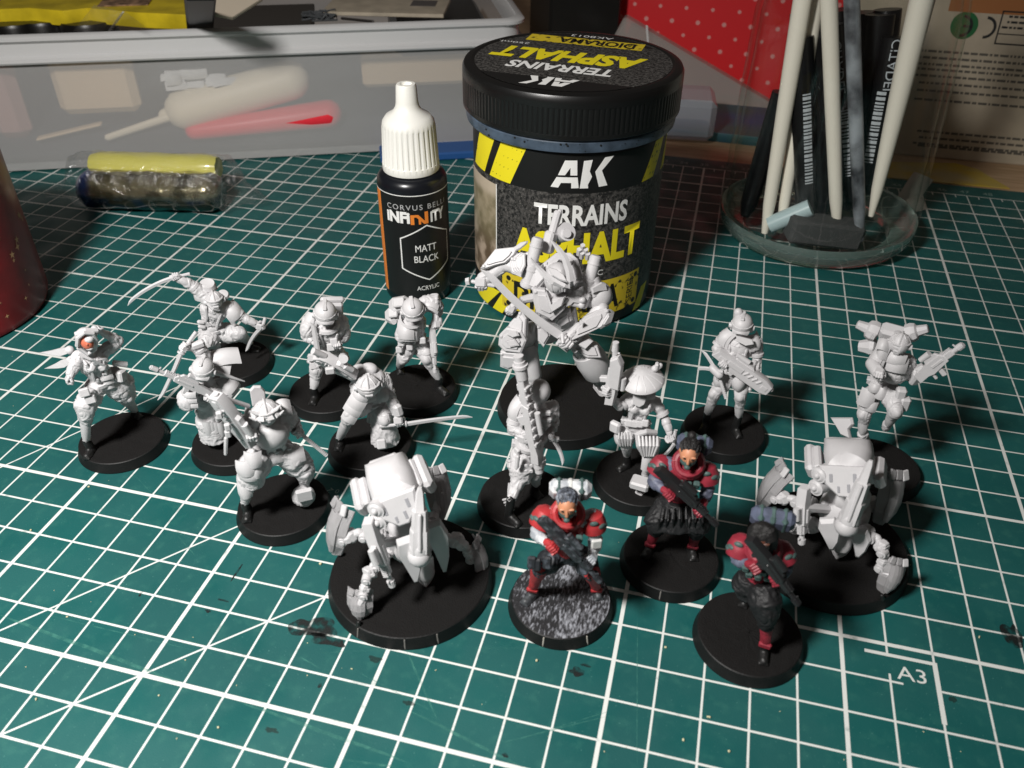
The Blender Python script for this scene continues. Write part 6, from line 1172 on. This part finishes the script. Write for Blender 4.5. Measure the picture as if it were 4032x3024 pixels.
robot(F, dict(shell=[(235,90,-.55),(415,25,-.55),(488,205,.55),(385,300,.75),(275,270,.6)], pods=[(212,232,-.1),(512,125,-.15)], cyl=[(290,290,.75),(300,345,.8)], hub=(440,430,.0), jaw=(515,585,.45), gun=[(492,188,.75),(490,490,1.15)],
  fangs=[((420,430,.95),(472,628,1.0),1.15),((560,350,.7),(606,580,.7),1.05)], side_gun=[(245,345,.9),(365,655,1.25)],
  legs=[dict(p=[(350,430,.2),(205,400,.25),(120,430,.15)], shield=((72,395,.1),.75,1.35,(-.8,.45,.3),(.05,-.1,1))),
        dict(p=[(350,500,.4),(275,555,.75),(240,620,.95),(228,705,1.1)], shield=((200,765,1.25),.62,.80,(-.35,1,.25),(-.1,.15,1))),
        dict(p=[(520,440,.2),(620,420,.25),(705,455,.15),(735,535,.1)], shield=((800,520,.1),.55,1.05,(.9,.35,.2),(.15,-.1,1))),
        dict(p=[(520,380,-.4),(570,300,-.6)], shield=((598,225,-.75),.70,1.25,(.35,.6,.4),(.1,-.2,1)))]))
b = MB(); b.cap(F.g(205,832,.34), F.g(205,822,.45), .07,.05,8); F.part('foot_stub', b, bootm); b = MB(); b.cap(F.g(120,505,.34), F.g(118,495,.5), .08,.06,8); F.part('foot_stub', b, bootm)
F.notch((-42,-8,14))
F = Fig('robot', 'white primed crab legged robot at the right, behind the front painted soldier', (14.75, 7.55), 'S', r=2.0, h=.34, seed=31, group=GRP)
robot(F, dict(shell=[(352,110,-.55),(572,118,-.5),(562,232,.5),(425,325,.75),(362,262,.6)], pods=[(292,208,-.1),(612,262,-.1)], cyl=[(332,272,.7),(318,330,.75)], hub=(445,440,.0), jaw=(432,600,.5), gun=[(572,205,.75),(462,495,1.15)],
  fangs=[((370,480,.9),(385,622,.95),1.2),((530,530,.75),(505,655,.8),1.0)], side_gun=[(258,328,.8),(245,600,1.2)],
  legs=[dict(p=[(340,430,.2),(200,385,.25),(115,375,.15)], shield=((75,320,.1),.75,1.35,(-.75,.5,.3),(.1,-.1,1))),
        dict(p=[(500,520,.4),(600,570,.6),(640,645,.75),(610,720,.85)], shield=((680,770,1.0),.60,.95,(.55,.9,.3),(.35,.15,1))),
        dict(p=[(345,500,.3),(240,520,.5)], shield=((205,500,.5),.45,.7,(-.6,.8,.3),(0,0,1))),
        dict(p=[(540,400,-.3),(610,420,-.4)], shield=((685,400,-.35),.85,1.35,(.75,.55,.3),(.3,-.2,1)))]))
b = MB(); b.cap(F.g(622,852,.34), F.g(622,840,.45), .07,.05,8); F.part('foot_stub', b, bootm)

# ================================================================ three painted soldiers
red = mat('red_paint', (.26,.022,.038), .5, bump=.15, bscale=30, var=.12, vscale=6); redb = mat('bright_red_paint', (.38,.028,.032), .5, bump=.15, bscale=30, var=.15, vscale=5)
gry = mat('slate_sleeve', (.105,.115,.165), .55, bump=.15, bscale=30, var=.3, vscale=6); whs = mat('white_grey_sleeve', (.34,.36,.39), .55, col2=(.70,.71,.72), vscale=4, bump=.15, bscale=30, vlo=.4, vhi=.6)
blt = mat('black_trouser', (.008,.008,.009), .6, bump=.3, bscale=14); grt = mat('drybrushed_trouser', (.012,.014,.018), .6, col2=(.13,.155,.19), vscale=5, bump=.3, bscale=16, vlo=.5, vhi=.78)
grnp = mat('green_grey_paint', (.060,.105,.098), .55, var=.2, vscale=8); gunb = mat('gun_black', (.013,.013,.014), .42, bump=.1, bscale=30); gung = mat('gun_drybrushed', (.02,.022,.026), .5, col2=(.12,.135,.155), vscale=9, vlo=.5, vhi=.75)
skin = mat('skin_paint', (.55,.24,.13), .5); hair = mat('black_hair', (.008,.007,.007), .6, bump=.8, bscale=22); hairg = mat('grey_hair', (.02,.022,.028), .45, col2=(.16,.18,.22), vscale=10, bump=.5, bscale=18)
shoe = mat('grey_shoe', (.05,.055,.06), .5, var=.5, vscale=10); blp = mat('blue_grey_pack', (.085,.10,.15), .55, var=.25, vscale=5); whp = mat('white_paint', (.62,.62,.60), .55)
def painted(F, J, c, s=1.12, look=None, hairdown=False, bald=0):
    humanoid(F, J, s, baggy=c.get('baggy', 1.35), armor=False, head=False)
    F.finish([('torso', ['torso'], c['jacket'], .03, 2, .01), ('sleeve', ['sleeve_l'], c['sleeve'], .028, 2, .016), ('sleeve', ['sleeve_r'], c['sleeve'], .028, 2, .016), ('trousers', ['legs','robe'], c['trouser'], .03, 2, .03),
              ('shin_boot', ['shin_l'], c['boot'], .026, 2, .008), ('shin_boot', ['shin_r'], c['boot'], .026, 2, .008), ('boot', ['boot_l'], c['shoe'], .026, 1, .006), ('boot', ['boot_r'], c['shoe'], .026, 1, .006)])
    lk = (look or F.fw); up = F.upv; lk = (lk-up*lk.dot(up)).normalized(); h = J['hd']; sd = lk.cross(up); Fh = Matrix((sd, lk, up)).transposed()
    b = MB(); b.ell(h+lk*.045*s-up*.02*s, (.175*s,.215*s,.225*s), Fh, 20, 12); b.tube([h+lk*.235*s+up*.06*s, h+lk*.27*s-up*.0*s, h+lk*.275*s-up*.045*s, h+lk*.22*s-up*.06*s], [.018*s,.024*s,.033*s,.015*s], 8)
    for q_ in (-1, 1): b.ell(h+sd*.17*s*q_-up*.01*s, (.03*s,.05*s,.07*s), Fh, 8, 6); b.ell(h+lk*.215*s+sd*.075*s*q_+up*.07*s, (.06*s,.03*s,.018*s), Fh, 8, 6)
    fo = F.part('face', b, c['skin'])
    for q_ in (-1, 1): e = MB(); e.ell(h+lk*.237*s+sd*.075*s*q_+up*.03*s, (.036*s,.018*s,.015*s), Fh, 8, 5); F.part('eye', e, mat('dark_eye', (.02,.015,.012), .3), fo)
    b = MB(); b.shell(h+lk*.275*s-up*.14*s, lk-up*.15, up, .29*s,.17*s,.11*s,.03*s,.06*s); b.ell(h+lk*.29*s-up*.15*s, (.06*s,.05*s,.05*s), Fh, 10, 6); F.part('face_mask', b, grnp)
    b = MB(); rr_ = random.Random(F.sd)
    if not hairdown:
        b.ell(h+up*.07*s-lk*.045*s, (.19*s,.215*s,.19*s), Fh, 20, 12)
        for i in range(60):
            a = rr_.uniform(0, math.tau); e_ = rr_.uniform(.3, 1.4); d_ = Fh @ V((math.cos(a)*math.cos(e_), math.sin(a)*math.cos(e_), math.sin(e_))); p_ = h+up*.05*s-lk*.03*s+d_*.182*s
            if d_.dot(lk) > .62: continue
            t_ = (up*.5-lk+sd*rr_.uniform(-.4,.4)); t_ = (t_-d_*t_.dot(d_)).normalized(); b.tube([p_-t_*.08*s, p_+d_*.022*s, p_+t_*.10*s], [.016*s,.024*s,.010*s], 6)
        if c.get('bun'): b.ell(h+up*.2*s-lk*.22*s, (.09*s,.09*s,.09*s), Fh)
    else:
        b.ell(h+up*.04*s, (.21*s,.225*s,.23*s), Fh, 20, 12); b.ell(h-lk*.1*s-up*.1*s, (.22*s,.2*s,.25*s), Fh)
        for i in range(90):
            a = rr_.uniform(-2.4, 2.4); sx = math.sin(a); d0 = (sd*sx*.9-lk*math.cos(a)*.6); p0 = h+up*.27*s+sd*sx*.06; p1 = h+up*.08*s+sd*sx*.24*s+lk*math.cos(a)*.2*s; p2 = h-up*rr_.uniform(.12,.3)*s+sd*sx*.26*s+lk*math.cos(a)*.2*s
            if abs(a) < .55: p2 = h+up*.0*s+sd*sx*.24*s+lk*.24*s
            b.tube([p0, lerp(p0,p1,.55)+up*.05*s, p1, p2], [.016*s,.026*s,.028*s,.010*s], 6)
    F.part('hair', b, c['hair'])
    b = MB(); Fn = frame(up*.8+lk*.5, sd); n0 = J['nk']-up*.02*s
    for i, (r, z) in enumerate(((.25,-.07),(.27,.02),(.24,.10))): b.tube([n0+Fn @ V((math.cos(a*.3927)*r*s, math.sin(a*.3927)*r*s*.95, z*s+.02*math.sin(a*1.3+i))) for a in range(17)], .068*s, 8)
    F.part('scarf', b, c['jacket'])
    sdw = F.side
    for q_, k in ((-1,'l'),(1,'r')):
        n_ = sdw*q_*.75+F.fw*.35+V((0,0,.65)); sp_ = lerp(J['s'+k], J['e'+k], .12); axs = (J['s'+k]-J['e'+k]).normalized(); Fsh = frame(axs, sdw); b = MB(); b.lathe([(.20*s,-.20*s),(.235*s,-.19*s),(.25*s,-.10*s),(.245*s,0),(.20*s,.14*s),(.11*s,.215*s),(.01,.235*s)], sp_-axs*.02*s, Fsh, 20); o = F.part('shoulder_pad', b, c['jacket'])
        for i in range(3):
            e = MB(); dd = (F.f*(.9-.25*i)+sdw*q_*(.15+.5*i)); dd = (dd-axs*dd.dot(axs)).normalized(); pp = sp_+dd*.235*s+axs*(.07-.11*i+.06*(i == 2))*s; e.ell(pp, (.085*s,.05*s,.035*s), frame(dd, axs.cross(dd)), 10, 6); F.part('camo_patch', e, grnp, o)
    for i, (x, z) in enumerate(((-.2,.06),(-.07,.02),(.07,.02),(.2,.06),(-.14,-.13),(0,-.15),(.14,-.13))):
        b = MB(); Fv = Matrix((F.side, -F.fw, F.upv)).transposed(); b.box(J['ch']+F.fw*.28*s+F.side*x*s*1.15+F.upv*z*s, Fv, (.12*s,.10*s,.17*s), .025); b.box(J['ch']+F.fw*.30*s+F.side*x*s*1.15+F.upv*(z+.05)*s, Fv, (.125*s,.09*s,.06*s), .015); F.part('vest_pouch', b, c.get('pouch', grnp))
    for q_ in 'lr':
        kn, an = J['k'+q_], J['a'+q_]; x_ = (kn-an).normalized(); n_ = F.f+V((0,0,.2)); n_ = (n_-x_*n_.dot(x_)).normalized(); b = MB(); b.shell(lerp(kn,an,.7)+n_*.12*s, n_, x_, .2*s,(kn-an).length*.42,.06,.02,.04); b.box(lerp(kn,an,.93)+n_*.09, frame(n_, F.r), (.24*s,.14*s,.1), .03); F.part('greave', b, c['boot'])
    return Fh
def pack(F, k, d, w, m1, m2, white_=None):
    c_ = F.p(*k, d); Fr = frame(V((0,0,1))+F.f*.35, F.side); b = MB(); b.box(c_, Fr, (w,.36,.46), .10); o = F.part('backpack', b, m1)
    for x in (-.38, .38): e = MB(); e.box(c_+Fr @ V((x*w*.70,0,.0)), Fr, (w*.16,.385,.485), .11); F.part('pack_pouch', e, m2, o)
    e = MB(); e.box(c_, Fr, (w*.26,.39,.49), .11); F.part('pack_panel', e, white_ or m2, o)
def gun(F, a, b_, m, s=1.25, w=.15): return rifle(F, F.p(*a), F.p(*b_), V((0,0,1))+F.r*.9+F.f*.4, s, 0, m, w=w)
PG = 'painted soldiers in red jackets'
F = Fig('figurine', 'painted soldier in red and pale grey on a grey drybrushed base', (8.537, 4.158), 'T', top=drym, seed=40, group=PG)
al, tl = foot(F, (92,672), (128,600), .2); ar, tr = foot(F, (470,645), (462,600), .15)
J = joints(F, hd=(308,155,.4), nk=(310,215,.25), ch=(308,285,.16), wa=(300,370,.08), pv=(298,420,.0), sl=(198,215,.1), el=(148,320,.28), hl=(228,388,.62), sr=(440,232,.05), er=(458,365,.18), hr=(432,450,.58), pl=(245,440,.1), kl=(165,500,.5), pr=(385,440,.05), kr=(435,520,.4)); J.update(al=al, tl=tl, ar=ar, tr=tr)
painted(F, J, dict(jacket=redb, sleeve=whs, trouser=grt, boot=redb, shoe=shoe, skin=skin, hair=hairg, baggy=1.15), 1.15); hand(F, F.p(232,392,.75), F.p(480,570,.9)-F.p(170,240,.5), J['el'], 1.1, redb); hand(F, F.p(430,450,.72), F.p(480,570,.9)-F.p(170,240,.5), J['er'], 1.1, whs)
gun(F, (178,238,.6), (485,572,.95), gung, 1.35, .17); pack(F, (325,88), -.3, .92, whs, grnp, whp)
for (x, y) in ((150,480),(205,470),(395,500),(125,470)): b = MB(); b.box(F.p(x,y,.72), frame(F.f+V((0,0,.4)),F.r), (.2,.3,.12), .04); F.part('cargo_pocket', b, grt)
e = MB(); e.box(F.p(462,372,.5), frame(F.f+F.r*.3,F.r), (.24,.26,.08), .03); F.part('arm_plate', e, whp); F.notch((-16, 33), mat('rim_chalk', (.36,.34,.30), .7))
F = Fig('figurine', 'painted soldier in red jacket and black skirted trousers with tied back hair', (10.926, 6.15), 'F', seed=41, group=PG)
al, tl = foot(F, (290,805), (318,735), .2); ar, tr = foot(F, (575,822), (572,745), .2)
J = joints(F, hd=(550,190,.32), nk=(545,262,.2), ch=(525,325,.13), wa=(500,430,.06), pv=(485,500,-.05), sl=(395,262,.05), el=(335,370,.25), hl=(430,448,.6), sr=(648,300,0), er=(660,430,.15), hr=(600,545,.55), pl=(410,530,.05), kl=(365,620,.3), pr=(575,545,0), kr=(595,640,.3)); J.update(al=al, tl=tl, ar=ar, tr=tr)
R_ = F.mb('robe'); R_.tube([F.p(490,470,.0), F.p(480,540,.05), F.p(480,610,.1)], [.36,.50,.56], 18); R_.tube([F.p(370,540,.1), F.p(355,600,.3), F.p(370,650,.35)], [.2,.32,.26], 12); R_.tube([F.p(590,560,.1), F.p(610,610,.3), F.p(600,655,.35)], [.2,.30,.26], 12)
painted(F, J, dict(jacket=red, sleeve=gry, trouser=blt, boot=red, shoe=bootm, skin=skin, hair=hair, bun=1, baggy=1.3), 1.15); hand(F, F.p(430,450,.72), F.p(712,632,.75)-F.p(365,290,.5), J['el'], 1.1, red); hand(F, F.p(610,545,.72), F.p(712,632,.75)-F.p(365,290,.5), J['er'], 1.1, red)
gun(F, (362,288,.6), (716,634,.85), gunb, 1.35, .17); pack(F, (580,150), -.3, .80, blp, grnp)
for i in range(7): b = MB(); b.tube([F.p(385+i*36,520,.42), F.p(372+i*40,590,.62), F.p(368+i*42,640,.58)], [.015,.035,.02], 6); F.part('skirt_pleat', b, blt)
F.notch((-4,))
F = Fig('figurine', 'painted soldier in red with long loose dark hair, nearest the front right', (12.898, 4.279), 'F', seed=42, group=PG)
al, tl = foot(F, (872,1098), (888,1055), .1); ar, tr = foot(F, (990,1435), (1003,1335), .25)
J = joints(F, hd=(985,690,.5), nk=(990,765,.32), ch=(970,830,.2), wa=(962,920,.08), pv=(960,980,.02), sl=(862,735,.15), el=(835,835,.32), hl=(940,880,.66), sr=(1085,775,.05), er=(1125,885,.15), hr=(1055,960,.6), pl=(915,1000,0), kl=(890,1025,.05), pr=(1005,1010,.15), kr=(1008,1150,.55)); J.update(al=al, tl=tl, ar=ar, tr=tr)
R_ = F.mb('robe'); R_.tube([F.p(900,930,.1), F.p(880,980,.1), F.p(885,1020,.05)], [.22,.30,.22], 12); R_.tube([F.p(990,980,.2), F.p(1000,1080,.4), F.p(1008,1170,.5)], [.3,.36,.26], 14)
painted(F, J, dict(jacket=red, sleeve=gry, trouser=blt, boot=red, shoe=bootm, skin=mat('shaded_skin_paint', (.10,.035,.02), .5), hair=hair, baggy=1.3), 1.15, hairdown=True); hand(F, F.p(940,880,.8), F.p(1195,1100,.95)-F.p(905,700,.6), J['el'], 1.1, red); hand(F, F.p(1065,950,.85), F.p(1195,1100,.95)-F.p(905,700,.6), J['er'], 1.1, red)  # face uses a darkened skin copy, shade under the hair painted in
gun(F, (912,705,.8), (1200,1105,1.05), gunb, 1.35, .17); pack(F, (1045,590), -.25, .90, blp, grnp)
b = MB(); b.bar(F.p(925,930,.45), F.p(930,955,.5), .10,.06,.02); F.part('belt_tab', b, red)
